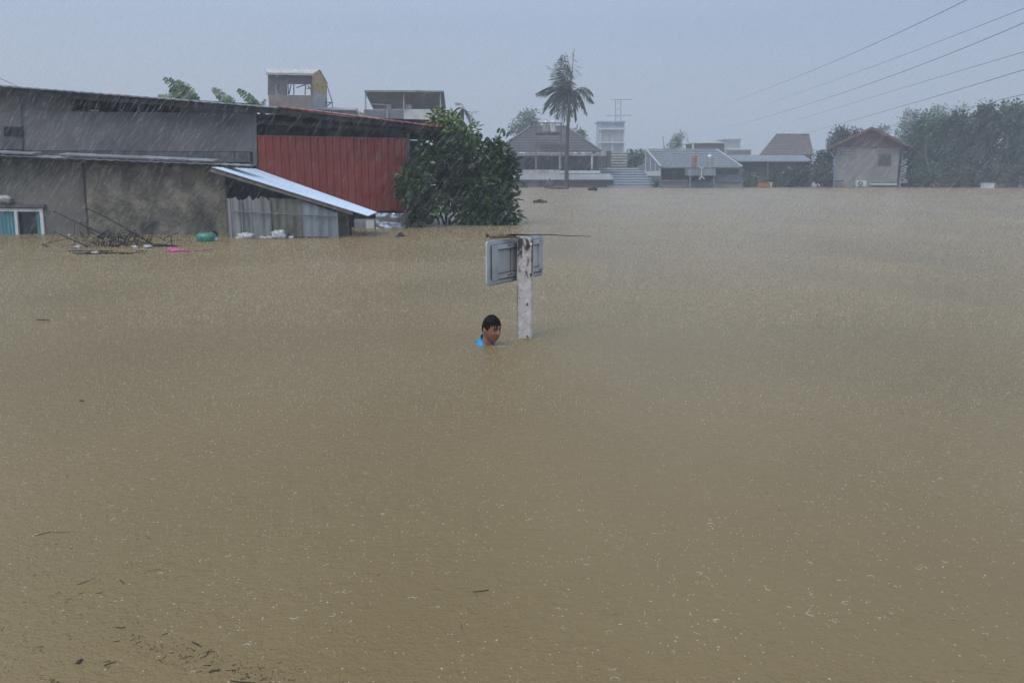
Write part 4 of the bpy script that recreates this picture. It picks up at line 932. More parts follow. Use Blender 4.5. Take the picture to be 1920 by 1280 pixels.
ac = bpart('air_conditioner', [(1606,338.5),(1624.5,338.5),(1624.5,350),(1606,350)], Yg-.5, .4, 'whitewall', gh)
mb = MB(); cc = P(1613.5,344.3,Yg-.53)
mb.tube([cc, cc+Vector((0,.02,0))], .23, 20); part('fan_grille', mb, M['dark'], ac)
mb = MB()
for k in range(6):
    a = PI*k/6; v_ = Vector((math.cos(a), 0, math.sin(a)))*.22; mb.bar(cc-v_+Vector((0,-.02,0)), cc+v_+Vector((0,-.02,0)), .02, .02)
part('fan_guard', mb, M['whitewall'], ac)
mb = MB(); mb.tube([P(1556,284,Yg-.6), P(1561,292,Yg-.5), P(1565,297,Yg-.3), P(1563.5,352,Yg-.3)], .07, 6); part('downpipe', mb, M['bluepipe'], gh)
mb = MB(); mb.prism([P(1565,339,Yg-.7), P(1582,337,Yg-.7), P(1583,340,Yg-.2), P(1566,342,Yg-.2)], (0,0,.05)); solo('blue_board', mb, M['bluewall'], 'pale blue board leaning by the downpipe at the left corner of the gabled house', 'board')
mb = MB(); mb.bar(P(1548,326,Yg-.3), P(1564,321,Yg-.3), .06, .06); solo('slanting_pole', mb, M['palewall'], 'pale slanting pole resting on the downpipe over the yellowish shrub', 'pole')
cl = thing('rubble_wall', 'broken stacked stones at the right corner of the gabled house', 'rubble', (P(1695,350,Yg).x, Yg, 0))
for k in range(14):
    x = 1693+R.uniform(-2, 6); y = 300+k*3.2; mb = MB(); mb.blob(P(x,y,Yg-.1), (R.uniform(.12,.25), .2, R.uniform(.08,.14)), .3, k, 8, 6); part('stone', mb, M['stone'], cl)
mb = MB(); mb.bar(P(1687,341,Yg-.4), P(1702,342.5,Yg-.4), .08, .08); mb.bar(P(1687,336,Yg-.4), P(1687,352,Yg-.4), .06, .06); solo('pale_rail', mb, M['palewall'], 'short pale rail at the right foot of the gabled house', 'rail')
c = G(1851, 352.5); mb = MB(); mb.box(c+Vector((0,0,.16)), (.92,.55,.44)); mb.box(c+Vector((0,0,.40)), (.98,.6,.06)); mb.box(c+Vector((-.15,-.29,.18)), (.04,.03,.3))
solo('white_cooler', mb, M['whitewall'], 'white box like cooler floating before the trees on the right', 'cooler')

# ------------------------------------------------------------ cables
cg = 'overhead cables crossing the upper right sky'
def cable(pts, Ya, Yb, lab, r=.015, g=cg):
    q = []; n = 40; (x0,y0),(x1,y1),(x2,y2) = pts
    for k in range(n+1):
        t = k/n; t_ = -.25+t*1.3
        # quadratic through the three points (middle at its own fraction)
        f1 = (x1-x0)/(x2-x0); x = x0+(x2-x0)*t_
        l0 = (t_-f1)*(t_-1)/((0-f1)*(0-1)); l1 = t_*(t_-1)/(f1*(f1-1)); l2 = t_*(t_-f1)/(1-f1)
        y = y0*l0+y1*l1+y2*l2; iv = (1/Ya)+(1/Yb-1/Ya)*max(t_, -.2) ; q.append(P(x, y, 1/iv))
    mb = MB(); mb.tube(q, r, 5); return solo('overhead_cable', mb, M['wire'], lab, 'cable', group=g)
cable(((1813,0),(1558,118),(1400,181)), 40, 150, 'topmost overhead cable in the upper right sky')
cable(((1920,16),(1690,105),(1457,189)), 42, 150, 'second overhead cable from the top, ending beside the topmost', .012)
cable(((1920,43),(1670,143),(1397,231)), 40, 160, 'third overhead cable from the top, reaching furthest left')
cable(((1920,97.5),(1700,163),(1490,227)), 44, 150, 'fourth overhead cable from the top, faint and thin', .012)
cable(((1920,131),(1720,191),(1513,249)), 42, 130, 'fifth overhead cable, passing just above the gabled house ridge')
cable(((1920,177),(1800,206),(1660,241)), 50, 110, 'lowest overhead cable, dipping behind the tall trees', .018)
cable(((-30,136),(0,147.5),(30,161)), 30, 33, 'short cable over the left end of the workshop roof', .010, 'cables at the left frame edge')

# ------------------------------------------------------------ sign post
post_c = P(983.5, 635, 7.52)
sg = thing('sign_post', 'whitewashed concrete post standing in the flood with the back of a metal sign', 'sign post', (post_c.x, post_c.y, 0))
zt = P(983, 446.5, 7.5).z
rotm = Matrix.Rotation(math.radians(-5), 3, 'Z')
mb = MB(); nseg = 40; hw, hd, ch = .071, .066, .014
oct_ = [(-hw+ch,-hd),(hw-ch,-hd),(hw,-hd+ch),(hw,hd-ch),(hw-ch,hd),(-hw+ch,hd),(-hw,hd-ch),(-hw,-hd+ch)]
ring = []
for i in range(nseg+1):
    z = -1.2+(zt+1.2)*i/nseg
    for k, (x, y) in enumerate(oct_):
        v = rotm @ Vector((x, y, 0)); s_ = 1+.03*noise.noise(Vector((x*40, y*40, z*9)))+(-.035 if i == nseg else 0)
        lean = .006*(z)
        mb.v.append((post_c.x+v.x*s_+lean, post_c.y+v.y*s_, z+(.004*noise.noise(Vector((x*60,y*60,5))) if i == nseg else 0)))
for i in range(nseg):
    for k in range(8): k2 = (k+1) % 8; mb.f.append((i*8+k, i*8+k2, (i+1)*8+k2, (i+1)*8+k))
mb.f.append(tuple(nseg*8+k for k in range(8))); mb.f.append(tuple(reversed(range(8))))
# post material with mould stains towards the top and pits
pm_ = M['post']; t = pm_.node_tree; b = t.nodes['Principled BSDF']; src = b.inputs['Base Color'].links[0].from_socket
co = t.nodes.new("ShaderNodeTexCoord"); sp_ = t.nodes.new("ShaderNodeSeparateXYZ"); t.links.new(co.outputs['Object'], sp_.inputs[0])
def nod(kind, **kw):
    n_ = t.nodes.new(kind)
    for k, v in kw.items(): setattr(n_, k, v)
    return n_
nzz = nod("ShaderNodeTexNoise"); nzz.inputs['Scale'].default_value = 26; nzz.inputs['Detail'].default_value = 8
mpp = nod("ShaderNodeMapping"); mpp.inputs['Scale'].default_value = (1,1,.45); t.links.new(co.outputs['Object'], mpp.inputs[0]); t.links.new(mpp.outputs[0], nzz.inputs['Vector'])
mr1 = nod("ShaderNodeMapRange"); mr1.inputs[1].default_value = .40; mr1.inputs[2].default_value = .93; mr1.inputs[3].default_value = -.16; mr1.inputs[4].default_value = .17
t.links.new(sp_.outputs['Z'], mr1.inputs[0])
ad = nod("ShaderNodeMath", operation='ADD'); t.links.new(nzz.outputs['Fac'], ad.inputs[0]); t.links.new(mr1.outputs[0], ad.inputs[1])
rr_ = nod("ShaderNodeValToRGB"); rr_.color_ramp.elements[0].position = .52; rr_.color_ramp.elements[1].position = .70; t.links.new(ad.outputs[0], rr_.inputs[0])
mx2 = nod("ShaderNodeMix", data_type='RGBA'); t.links.new(rr_.outputs[0], mx2.inputs[0]); t.links.new(src, mx2.inputs[6]); mx2.inputs[7].default_value = (.045,.038,.036,1)
n4 = nod("ShaderNodeTexNoise"); n4.inputs['Scale'].default_value = 55; n4.inputs['Detail'].default_value = 4; t.links.new(co.outputs['Object'], n4.inputs['Vector'])
r4 = nod("ShaderNodeValToRGB"); r4.color_ramp.elements[0].position = .63; r4.color_ramp.elements[1].position = .70; t.links.new(n4.outputs['Fac'], r4.inputs[0])
mx3 = nod("ShaderNodeMix", data_type='RGBA'); t.links.new(r4.outputs[0], mx3.inputs[0]); t.links.new(mx2.outputs[2], mx3.inputs[6]); mx3.inputs[7].default_value = (.07,.06,.055,1)
t.links.new(mx3.outputs[2], b.inputs['Base Color'])
part('post', mb, M['post'], sg)
# crack / joint strips on the post
for (x, y0, y1, wd_) in ((998.3, 460, 512, .006), (969.6, 535, 633, .004)):
    mb = MB(); a = P(x, y0, 7.452); b_ = P(x-.3, y1, 7.452); mb.bar(a, b_, wd_, .01); part('edge_crack', mb, M['bolt'], sg)
for (x, y, s_) in ((995.5, 515, .012), (988.5, 570, .008), (974, 558, .005), (989, 631, .009), (996, 458, .010)):
    c = P(x, y, 7.446); mb = MB(); mb.blob(c, (s_, .006, s_*1.2), .4, x, 8, 6); part('chip', mb, M['bolt'] if s_ != .010 else M['white'], sg)
# sign plate seen from behind
TL, TR_, BR, BL = P(912.5, 449.5, 7.18), P(1018, 443.5, 7.98), P(1018, 517, 7.98), P(912.5, 535, 7.18)
BR = Vector((TR_.x, TR_.y, BR.z)); BL = Vector((TL.x, TL.y, BL.z))
dS = (TR_-TL); Lw = dS.length; dS = Vector((dS.x, dS.y, 0)).normalized(); nS = Vector((dS.y, -dS.x, 0))   # nS toward viewer
zt_, zb_ = (TL.z+TR_.z)/2, (BL.z+BR.z)/2; Hs = zt_-zb_; C0 = (TL+BR)/2
def sp3(u, v, o): p = Vector((TL.x, TL.y, 0))+dS*(u*Lw)+nS*o; p.z = zb_+v*Hs; return p     # u,v in 0..1
def rrect(m_, rx, o, th, inset=0.0):
    pts = []
    for cx_, cy_, a0 in ((1-rx/Lw-inset/Lw, 1-rx/Hs-inset/Hs, 0), (rx/Lw+inset/Lw, 1-rx/Hs-inset/Hs, 90), (rx/Lw+inset/Lw, rx/Hs+inset/Hs, 180), (1-rx/Lw-inset/Lw, rx/Hs+inset/Hs, 270)):
        for k in range(6):
            a = math.radians(a0+k*18); pts.append(sp3(cx_+rx*math.cos(a)/Lw, cy_+rx*math.sin(a)/Hs, o))
    m_.prism(pts, -nS*th)
mb = MB(); rrect(mb, .03, 0, .012); part('sign_plate', mb, M['signback'], sg)
def rect3(u0, v0, u1, v1, o, th, m_, name, lab=None):
    mb = MB(); mb.prism([sp3(u0,v0,o), sp3(u1,v0,o), sp3(u1,v1,o), sp3(u0,v1,o)], -nS*th); return part(name, mb, M[m_], sg, label=lab)
rect3(.17, .25, .90, .79, .003, .003, 'signpanel', 'sign_backing')
rect3(.075, .155, .155, .845, .017, .015, 'signback', 'frame_stile'); rect3(.895, .2, .945, .8, .017, .015, 'signback', 'frame_stile')
rect3(.157, .80, .98, .90, .019, .017, 'signback', 'frame_rail'); rect3(.157, .13, .98, .24, .019, .017, 'signback', 'frame_rail')
rect3(.08, .848, .155, .9, .017, .015, 'signback', 'frame_corner'); rect3(.08, .10, .155, .153, .017, .015, 'signback', 'frame_corner')
rect3(.385, .25, .392, .79, .006, .003, 'bolt', 'panel_seam'); rect3(.41, .25, .50, .79, .007, .004, 'signpanel', 'panel_strip')
for a4 in ((.17,.786,.90,.80), (.17,.24,.90,.254), (.155,.24,.166,.80), (.06,.13,.068,.90), (.08,.905,.98,.913), (.03,.0,.97,.012), (.08,.09,.97,.10)):  # thin dark strips painting in the shade of the frame and plate crevices
    rect3(*a4, .0205 if a4[0] in (.17,) else .006, .004, 'bolt', 'shade_seam')
for u, v in ((.33,.865),(.36,.86),(.92,.86),(.36,.18),(.33,.17),(.38,.19),(.41,.18),(.9,.17),(.93,.16)):
    c = sp3(u, v, .021); mb = MB(); mb.blob(c, (.008,.006,.007), .2, u*9, 8, 5); part('bolt', mb, M['bolt'], sg)
for v in (.85, .18):
    mb = MB(); a = sp3(.45, v, .03); mb.bar(a, Vector((post_c.x, post_c.y+.03, a.z)), .03, .03); part('bracket', mb, M['pipe'], sg)
# debris on top of the sign
stick('branch', [P(912, 442, 7.3), P(960, 440.5, 7.45), P(1018, 440, 7.7), P(1107, 443.5, 7.8)], .010, .0025, 'long thin dark twig lying across the sign top and reaching out to the right')
mb = MB()
a, b_ = P(917, 444, 7.28), P(968, 443.5, 7.5)
mb.grid(lambda u, v: a.lerp(b_, u)+Vector((0, .045*(v-.5), .016*math.sin(v*PI)+.008*noise.noise(Vector((u*8,v*3,1)))+.006)), 20, 5, (0,0,-.020))
solo('bark_strip', mb, M['bamboo'], 'brown strip of bark lying on the left of the sign top', 'bark')
stick('branch', [P(911.5, 438, 7.3), P(913.5, 446, 7.3)], .008, .008, 'stubby broken stick end at the left tip of the sign top', m='bamboo')
stick('branch', [P(930, 440, 7.4), P(975, 446, 7.5)], .006, .009, 'pale brown stick lying slantwise on the sign top beside the post', m='bamboo')

# ------------------------------------------------------------ person
HX, HY = P(921, 640, 7.16).x, 7.16
pe = thing('person', 'person neck deep in brown water in a bright blue shirt with wet black hair', 'person', (HX, HY, 0))
YAW = math.radians(-50)          # face turned to the right of the picture and a little to the viewer
Rz = Matrix.Rotation(YAW, 3, 'Z')
# local head frame: +x forward (nose), +y person's left, +z up; origin at head centre
HC = Vector((HX+.004, HY, .139))
tilt = Matrix.Rotation(math.radians(3), 3, 'Y')
def hw_(p): return HC+Rz @ (tilt @ Vector(p))
def gs(x, s): return math.exp(-(x/s)**2)
def headfn(d):
    x, y, z = d
    rx, ry, rz = .092, .074, .118
    p = Vector((x*rx, y*ry, z*rz))
    if z < 0:                                   # jaw narrows downwards, chin stays forward
        k = min(1, -z); p.y *= 1-.30*k**1.9; p.x *= (1+.02*k) if x > 0 else (1-.42*k)
    if x > 0:                                   # flatten the face front
        p.x *= 1-.10*gs(y, .9)*(1-abs(z))*.8
    f_ = max(0, x)
    zz, yy = p.z, p.y
    p.x += f_*(.024*gs(yy, .011)*gs(zz+.022, .016)+.014*gs(yy, .009)*gs(zz+.002, .020))      # nose
    p.x += f_*.005*gs(abs(yy)-.012, .006)*gs(zz+.028, .007)                                   # nostrils
    p.x += f_*.006*gs(abs(yy)-.030, .022)*gs(zz-.024, .010)                                   # brow
    p.x -= f_*.010*gs(abs(yy)-.031, .014)*gs(zz-.006, .012)                                   # eye sockets
    p.x += f_*.006*gs(abs(yy)-.040, .016)*gs(zz+.022, .018)                                   # cheeks
    p.x += f_*(.005*gs(yy, .020)*gs(zz+.054, .006)+.004*gs(yy, .018)*gs(zz+.067, .006)-.004*gs(yy, .022)*gs(zz+.0605, .003))
    p.x -= f_*.004*gs(yy, .02)*gs(zz+.078, .006)
    p.x += f_*.014*gs(yy, .022)*gs(zz+.097, .018)                                             # chin
    return p
mb = MB(); nu, nv = 96, 72
for j in range(nv+1):
    for i in range(nu):
        th, ph = PI*j/nv, 2*PI*i/nu
        if j in (0, nv) and i: continue
        d = (math.sin(th)*math.cos(ph), math.sin(th)*math.sin(ph), math.cos(th)); mb.v.append(tuple(hw_(headfn(d))))
def hi(j, i): return 0 if j == 0 else (1+(nv-1)*nu if j == nv else 1+(j-1)*nu+i % nu)
for j in range(nv):
    for i in range(nu):
        q = [hi(j,i), hi(j+1,i), hi(j+1,i+1), hi(j,i+1)]; q = list(dict.fromkeys(q)); mb.f.append(tuple(q))
# ears, neck, torso, arms, legs: closed pieces fused by a voxel remesh into one body surface
def ell(m_, c, r, M3=None, nu=20, nv=14):
    k = MB(); k.blob((0,0,0), r, 0, 0, nu, nv)
    m_.add([Vector(c)+((M3 @ Vector(v)) if M3 else Vector(v)) for v in k.v], k.f)
for s in (-1, 1):
    Me = Rz @ tilt @ Matrix.Rotation(s*math.radians(22), 3, 'Z')
    ell(mb, hw_((-.012, s*.073, -.008)), (.017, .008, .032), Me); ell(mb, hw_((-.008, s*.071, -.034)), (.009, .007, .011), Me)
bw = lambda p: Vector((HX, HY, 0))+Rz @ Vector(p)
mb.tube([hw_((-.03, 0, -.03)), hw_((-.035, 0, -.09)), bw((-.075, 0, -.06))], [.052, .056, .066], 20)
ell(mb, bw((-.10, 0, -.20)), (.115, .19, .17), Rz); ell(mb, bw((-.12, 0, -.42)), (.11, .155, .22), Rz); ell(mb, bw((-.13, 0, -.62)), (.11, .16, .13), Rz)
mb.tube([bw((-.085, 0, -.045)), bw((-.10, 0, -.12))], [.07, .10], 16)
for s in (-1, 1):
    mb.tube([bw((-.10, s*.06, -.055)), bw((-.10, s*.17, -.11)), bw((-.04, s*.24, -.30)), bw((.16, s*.22, -.34)), bw((.30, s*.16, -.30))], [.055, .058, .045, .036, .026], 14)
    ell(mb, bw((.33, s*.15, -.30)), (.05, .035, .018), Rz, 12, 8)
    for k in range(4): mb.tube([bw((.35, s*.15+(k-1.5)*.018, -.30)), bw((.40, s*.15+(k-1.5)*.022, -.305)), bw((.435-.008*abs(k-1.5), s*.15+(k-1.5)*.024, -.32))], [.009, .0085, .007], 8)
    mb.tube([bw((.32, s*.12, -.30)), bw((.36, s*.10, -.31)), bw((.385, s*.09, -.32))], [.011, .010, .008], 8)
    mb.tube([bw((-.13, s*.09, -.66)), bw((-.05, s*.11, -1.08)), bw((-.16, s*.12, -1.50))], [.085, .058, .040], 14)
    ell(mb, bw((-.10, s*.12, -1.53)), (.12, .045, .035), Rz, 14, 8)
body = part('body', mb, M['skin'], pe, True)
rm = body.modifiers.new('fuse', 'REMESH'); rm.mode = 'VOXEL'; rm.voxel_size = .0032; rm.use_smooth_shade = True
sm = body.modifiers.new('soften', 'SMOOTH'); sm.iterations = 2; sm.factor = .5
# eyes, brows, lips
for s in (-1, 1):
    mb = MB(); ell(mb, hw_((.0685, s*.031, .006)), (.0112, .0125, .0085), Rz, 16, 12)
    ey = part('eye', mb, M['eyew'], pe, True)
    mb = MB(); ell(mb, hw_((.0775, s*.029-.0015, .005)), (.0035, .0062, .0062), Rz, 14, 10); part('iris', mb, M['iris'], ey, True)
    mb = MB(); mb.tube([hw_((.084, s*.018, .012)), hw_((.0845, s*.030, .0165)), hw_((.074, s*.044, .012))], [.003, .0035, .0025], 6); part('eyelid', mb, M['skin'], pe, True)
    mb = MB(); mb.tube([hw_((.0880, s*.012, .025)), hw_((.0865, s*.028, .030)), hw_((.073, s*.046, .025))], [.003, .0036, .002], 6); part('eyebrow', mb, M['hair'], pe, True)
mb = MB(); mb.tube([hw_((.079, -.022, -.060)), hw_((.0865, -.010, -.0575)), hw_((.0885, 0, -.058)), hw_((.0865, .010, -.0575)), hw_((.079, .022, -.060))], [.0015,.0032,.0034,.0032,.0015], 8)
mb.tube([hw_((.082, -.022, -.062)), hw_((.0850, -.009, -.0655)), hw_((.0865, 0, -.066)), hw_((.0850, .009, -.0655)), hw_((.082, .022, -.062))], [.0015,.0036,.004,.0036,.0015], 8)
part('lips', mb, M['lip'], pe, True)
# hair: cap shell over the skull with wet fringe strands
mb = MB(); rh = random.Random(3); nu, nv = 72, 30
def hairline(ph):   # lowest polar angle the cap reaches, per direction around the head
    a = abs(((ph+PI) % (2*PI))-PI)               # 0 = front, pi = back
    if a < .75: return .93+.06*math.sin(ph*11)
    if a < 1.25: return .95+(a-.75)/.5*.69
    if a < 1.85: return 1.62-.18*math.sin((a-1.25)/.6*PI)
    return 1.75+(a-1.85)/(PI-1.85)*.55
for j in range(nv+1):
    for i in range(nu):
        ph = 2*PI*i/nu; th = hairline(ph)*j/nv
        d = Vector((math.sin(th)*math.cos(ph), math.sin(th)*math.sin(ph), math.cos(th))); p = headfn(d)
        thk = 1.065+.025*noise.noise(Vector((ph*3.2, th*2, 0)))+.02*noise.noise(Vector((math.cos(ph)*9, math.sin(ph)*9, th*2)))
        if j == nv: thk = 1.02
        mb.v.append(tuple(hw_((p.x*thk, p.y*thk, p.z*thk+.003))))
for j in range(nv):
    for i in range(nu): i2 = (i+1) % nu; mb.f.append((j*nu+i, (j+1)*nu+i, (j+1)*nu+i2, j*nu+i2))
hr_ = part('hair', mb, M['hair'], pe, True)
mb = MB()
for k in range(90):
    ph = rh.uniform(-1.25, 1.25); th0 = rh.uniform(.55, .95); ln = rh.uniform(.22, .5)*(1.15 if ph < 0 else .8); sw = rh.uniform(-.12, .28); q = []
    for i in range(6):
        t_ = i/5; th = th0+ln*t_; a = ph-sw*t_; d = (math.sin(th)*math.cos(a), math.sin(th)*math.sin(a), math.cos(th)); p = headfn(d)*(1.075-.045*t_); q.append(hw_(p))
    mb.tube(q, [.0042, .0045, .004, .0032, .0022, .0008], 5)
for k in range(120):
    ph = rh.uniform(0, 2*PI); th0 = rh.uniform(0, 1.0); ln = rh.uniform(.3, .7); q = []
    if abs(((ph+PI) % (2*PI))-PI) < 1.3 and th0 > .5: continue
    for i in range(5):
        t_ = i/4; th = th0+ln*t_; a = ph+.15*t_; d = (math.sin(th)*math.cos(a), math.sin(th)*math.sin(a), math.cos(th)); p = headfn(d)*(1.07+.012*math.sin(k)); q.append(hw_(p))
    mb.tube(q, [.003, .004, .004, .003, .001], 5)
for k in range(34):   # spikes at the crown
    ph = rh.uniform(0, 2*PI); th = rh.uniform(0, .9); d = Vector((math.sin(th)*math.cos(ph), math.sin(th)*math.sin(ph), math.cos(th))); p = headfn(d)
    mb.tube([hw_(p*1.08), hw_(p*1.13+Vector((.008, rh.uniform(-.006,.006), .002)))], [.004, .0008], 5)
part('wet_strand', mb, M['hair'], hr_, True)
# shirt: yoke over shoulders and collar, partly out of the water behind the neck
mb = MB()
def sh_pt(a, t_):      # a around neck, t_ from collar outward
    cx, cy = -.062, 0; r0 = Vector((.054, .060)); r1 = Vector((.125, .19))
    rx = r0.x+(r1.x-r0.x)*t_; ry = r0.y+(r1.y-r0.y)*t_
    x = cx+rx*math.cos(a)-.02*t_; y = cy+ry*math.sin(a)
    back = .5-.5*math.cos(a)                    # 1 at the back
    z = (.008+.052*back)*(1-t_)**.8+(-.16)*t_**1.1+.020*back*(1-t_)
    z += .016*noise.noise(Vector((math.cos(a)*3, math.sin(a)*3, t_*6)))*2*t_*(1-t_)*2
    return bw((x, y, z))
nu, nv = 64, 18
for j in range(nv+1):
    for i in range(nu): mb.v.append(tuple(sh_pt(2*PI*i/nu, j/nv)))
for j in range(nv):
    for i in range(nu): i2 = (i+1) % nu; mb.f.append((j*nu+i, (j+1)*nu+i, (j+1)*nu+i2, j*nu+i2))
b0 = len(mb.v)   # lower shirt body, under water
for j, z in enumerate((-.10, -.3, -.62)):
    for i in range(nu): a = 2*PI*i/nu; p = bw((-.092-.02*j+(.125-.01*j)*math.cos(a), (.19-.02*j)*math.sin(a), z-.06)); mb.v.append(tuple(p))
for j in range(2):
    for i in range(nu): i2 = (i+1) % nu; mb.f.append((b0+j*nu+i, b0+(j+1)*nu+i, b0+(j+1)*nu+i2, b0+j*nu+i2))
shirt = part('shirt', mb, M['shirt'], pe, True)
sl = shirt.modifiers.new('cloth', 'SOLIDIFY'); sl.thickness = .004
mb = MB(); mb.tube([sh_pt(2*PI*k/40, 0)+Vector((0,0,.001)) for k in range(41)], .005, 8); part('collar', mb, M['shirt'], shirt, True)
mb = MB(); c = bw((-.10, -.10, .012)); mb.blob(bw((-.145, .02, .004)), (.05, .07, .028), .3, 4, 18, 12, 4); part('shirt_fold', mb, M['shirt'], shirt, True, label='air filled blue fold of shirt at the shoulder')

# ------------------------------------------------------------ floating bits near
def flt(x0, y0, x1, y1, r, lab, name='floating_stick', cat='stick', m='twig'):
    a, b_ = G(x0, y0), G(x1, y1); a.z = b_.z = r*.4; mid = a.lerp(b_, .5)+Vector((R.uniform(-1,1)*.004, R.uniform(-1,1)*.004, 0))
    return solo(name, MB().tube([a, a.lerp(mid,.5), mid, mid.lerp(b_,.6), b_], [r, r*.9, r*1.05, r*.8, r*.5], 7), M[m], lab, cat, group='sticks floating on the near water')
flt(916, 1106, 887, 1109, .0022, 'short dark twig with a knobbed end floating in the lower middle')
flt(707, 1079, 714, 1076, .0012, 'tiny forked twig left of the middle of the near water')
flt(865, 1170, 868, 1180, .0012, 'tiny upright twig below the knobbed twig')
flt(66, 1004, 98, 996, .0016, 'thin dark twig at the left, above the lower left debris')
flt(98, 997, 132, 997, .0009, 'hair thin pale stalk at the left touching a dark twig')
flt(272, 1004, 283, 1010, .0014, 'short dark twig pointing down right in the left water')
flt(145, 1096, 176, 1083, .0014, 'long thin twig slanting up right at lower left')
flt(225, 1087, 234, 1094, .0018, 'stout short twig right of the long slanting twig')
flt(196, 1247, 218, 1240, .0020, 'dark twig beside the leaf fragment near the lower left')
flt(218, 1175, 236, 1176, .0016, 'level dark twig above the lower left debris patch')
flt(360, 1203, 378, 1212, .0022, 'dark twig slanting above the lower left debris patch')
flt(392, 1260, 414, 1255, .0022, 'dark twig at the upper edge of the bottom debris line')
flt(432, 1276, 478, 1279, .0020, 'long dark twig lying along the bottom frame edge')
flt(70, 600, 94, 601, .007, 'dark stick drifting at the far left of the middle water')
flt(150, 751, 158, 752, .005, 'short dark stick drifting at left below the middle water')
flt(1458, 955, 1463, 957, .0012, 'dark speck of twig right of centre')
solo('floating_log', MB().tube([G(1002, 380.5)+Vector((0,0,.03)), G(1012, 380)+Vector((0,0,.08)), G(1024, 380.5)+Vector((0,0,.02))], [.09, .11, .08], 8), M['bark'], 'dark log drifting on the water right of the broadleaf tree', 'log')
litter(1111, 357.5, (.35, .2, .22), M['twig'], 'small dark clump of debris drifting right of the palm foot', 'debris_clump', 'debris', 41)
litter(1030, 352.5, (.35, .3, .5), M['bark'], 'upright stump like lump left of the palm foot', 'stump', 'stump', 42)
solo('floating_log', MB().tube([G(1030, 354)+Vector((0,0,.05)), G(1050, 354.4)+Vector((0,0,.08)), G(1066, 354.6)], [.12, .14, .08], 8), M['bark'], 'dark log lying against the foot of the coconut palm', 'log')
mb = MB(); a, b_ = G(735, 444), G(766, 443)
mb.grid(lambda u, v: a.lerp(b_, u)+Vector((0, (v-.5)*.25, -.01+.11*math.sin(PI*u)**3*math.sin(PI*v)+.02*noise.noise(Vector((u*6,v*6,0))))), 16, 8, (0,0,-.03)); solo('sunken_heap', mb, M['twig'], 'low dark heap breaking the water left of the broadleaf tree', 'debris')
c = G(149, 1240); mb = MB(); mb.grid(lambda u, v: c+Vector(((u-.5)*.018*(1-.3*v), (v-.5)*.022, .002+.003*math.sin(u*3))), 4, 4, (0,0,-.001)); solo('dead_leaf', mb, M['twig'], 'dark broken leaf fragment floating near the lower left corner', 'leaf')
# fine litter nobody could count
rl = random.Random(9); mb = MB()
def bit(x, y, s):
    c = G(x, y); a = rl.uniform(0, PI); l = s*rl.choice((.4,.6,1,1.6,4))*rl.uniform(.6, 1.3); w_ = s*rl.uniform(.08, .22)
    mb.box(c+Vector((0,0,.001)), (l, w_, .0016), Matrix.Rotation(a, 3, 'Z'))
for k in range(230):
    t_ = rl.random(); x = 262+t_*290+rl.gauss(0, 22); y = 1208+t_*72+rl.gauss(0, 14); bit(x, min(y, 1292), rl.choice((.003,.004,.006)))
for k in range(110): bit(abs(rl.gauss(0, 150)), rl.uniform(1000, 1285), .004)
for k in range(60): bit(rl.uniform(0, 1920), rl.uniform(760, 1280), .0035)
for k in range(24): bit(rl.gauss(95, 12), 1278+rl.gauss(0, 4), .004)
special('floating_litter', mb, M['twig'], 'stuff')
mb = MB()
for k in range(60):
    c = G(rl.gauss(286, 8), rl.gauss(1066, 2.5)); leaf_into(mb, c+Vector((0,0,.002)), Vector((rl.uniform(-1,1), rl.uniform(-1,1), .1)).normalized(), Vector((0,0,1)), .008, .003, True)
solo('yellow_weed', mb, mat('yellow_weed', (.30,.27,.08), .6), 'small yellowish weed sprig floating in the lower left water', 'weed')

# ------------------------------------------------------------ raindrop splashes and bubbles
mb = MB(); rs_ = random.Random(21)
m_b = mat('splash_water', (.55,.53,.47), .12, (.45,.43,.38), 30, spec=.8)
def dome(c, r, n=6):
    b = len(mb.v)
    for rr2, z in ((1, 0), (.75, .6)):
        for k in range(n): a = 2*PI*k/n; mb.v.append((c.x+r*rr2*math.cos(a), c.y+r*rr2*math.sin(a), c.z+r*z))
    mb.v.append((c.x, c.y, c.z+r*.95)); tpv = len(mb.v)-1
    for k in range(n):
        k2 = (k+1) % n; mb.f.append((b+k, b+k2, b+n+k2, b+n+k)); mb.f.append((b+n+k, b+n+k2, tpv))
def arc(c, r, th_, a0, a1, n=8):
    pts = [c+Vector((r*math.cos(a0+(a1-a0)*k/n), r*math.sin(a0+(a1-a0)*k/n), th_*.4)) for k in range(n+1)]; mb.tube(pts, [th_*(.3+.7*math.sin(PI*k/n)) for k in range(n+1)], 4)
def scatter(Y0, Y1, dens, fn):
    A = .5*(Y1*Y1-Y0*Y0)*1.5+6*(Y1-Y0)
    for _ in range(int(A*dens)):
        Y = math.sqrt(rs_.uniform(Y0*Y0, Y1*Y1)); X = rs_.uniform(-1, 1)*(.75*Y+3); dn = noise.noise(Vector((X*.8, Y*.8, 3)))+.35
        if rs_.random() < dn*1.4: fn(Vector((X, Y, 0)))
def near(c):
    t_ = rs_.random()
    if t_ < .62: dome(c, rs_.uniform(.0008, .0024)*(1.5 if rs_.random() < .12 else 1))
    elif t_ < .78:
        a = rs_.uniform(0, 2*PI); arc(c, rs_.uniform(.005, .014), rs_.uniform(.0004, .0011), a, a+rs_.uniform(1.5, 5))
    elif t_ < .92:
        for _ in range(rs_.randint(3, 7)): dome(c+Vector((rs_.gauss(0,.010), rs_.gauss(0,.012), 0)), rs_.uniform(.0006, .0016), 5)
    else:
        dome(c+Vector((0,0,rs_.uniform(.005,.02))), rs_.uniform(.001, .002), 5)
scatter(2.0, 5, 230, near)
scatter(5, 10, 150, lambda c: dome(c, rs_.uniform(.0014, .0036), 5))
scatter(10, 24, 40, lambda c: dome(c, rs_.uniform(.003, .006), 4))
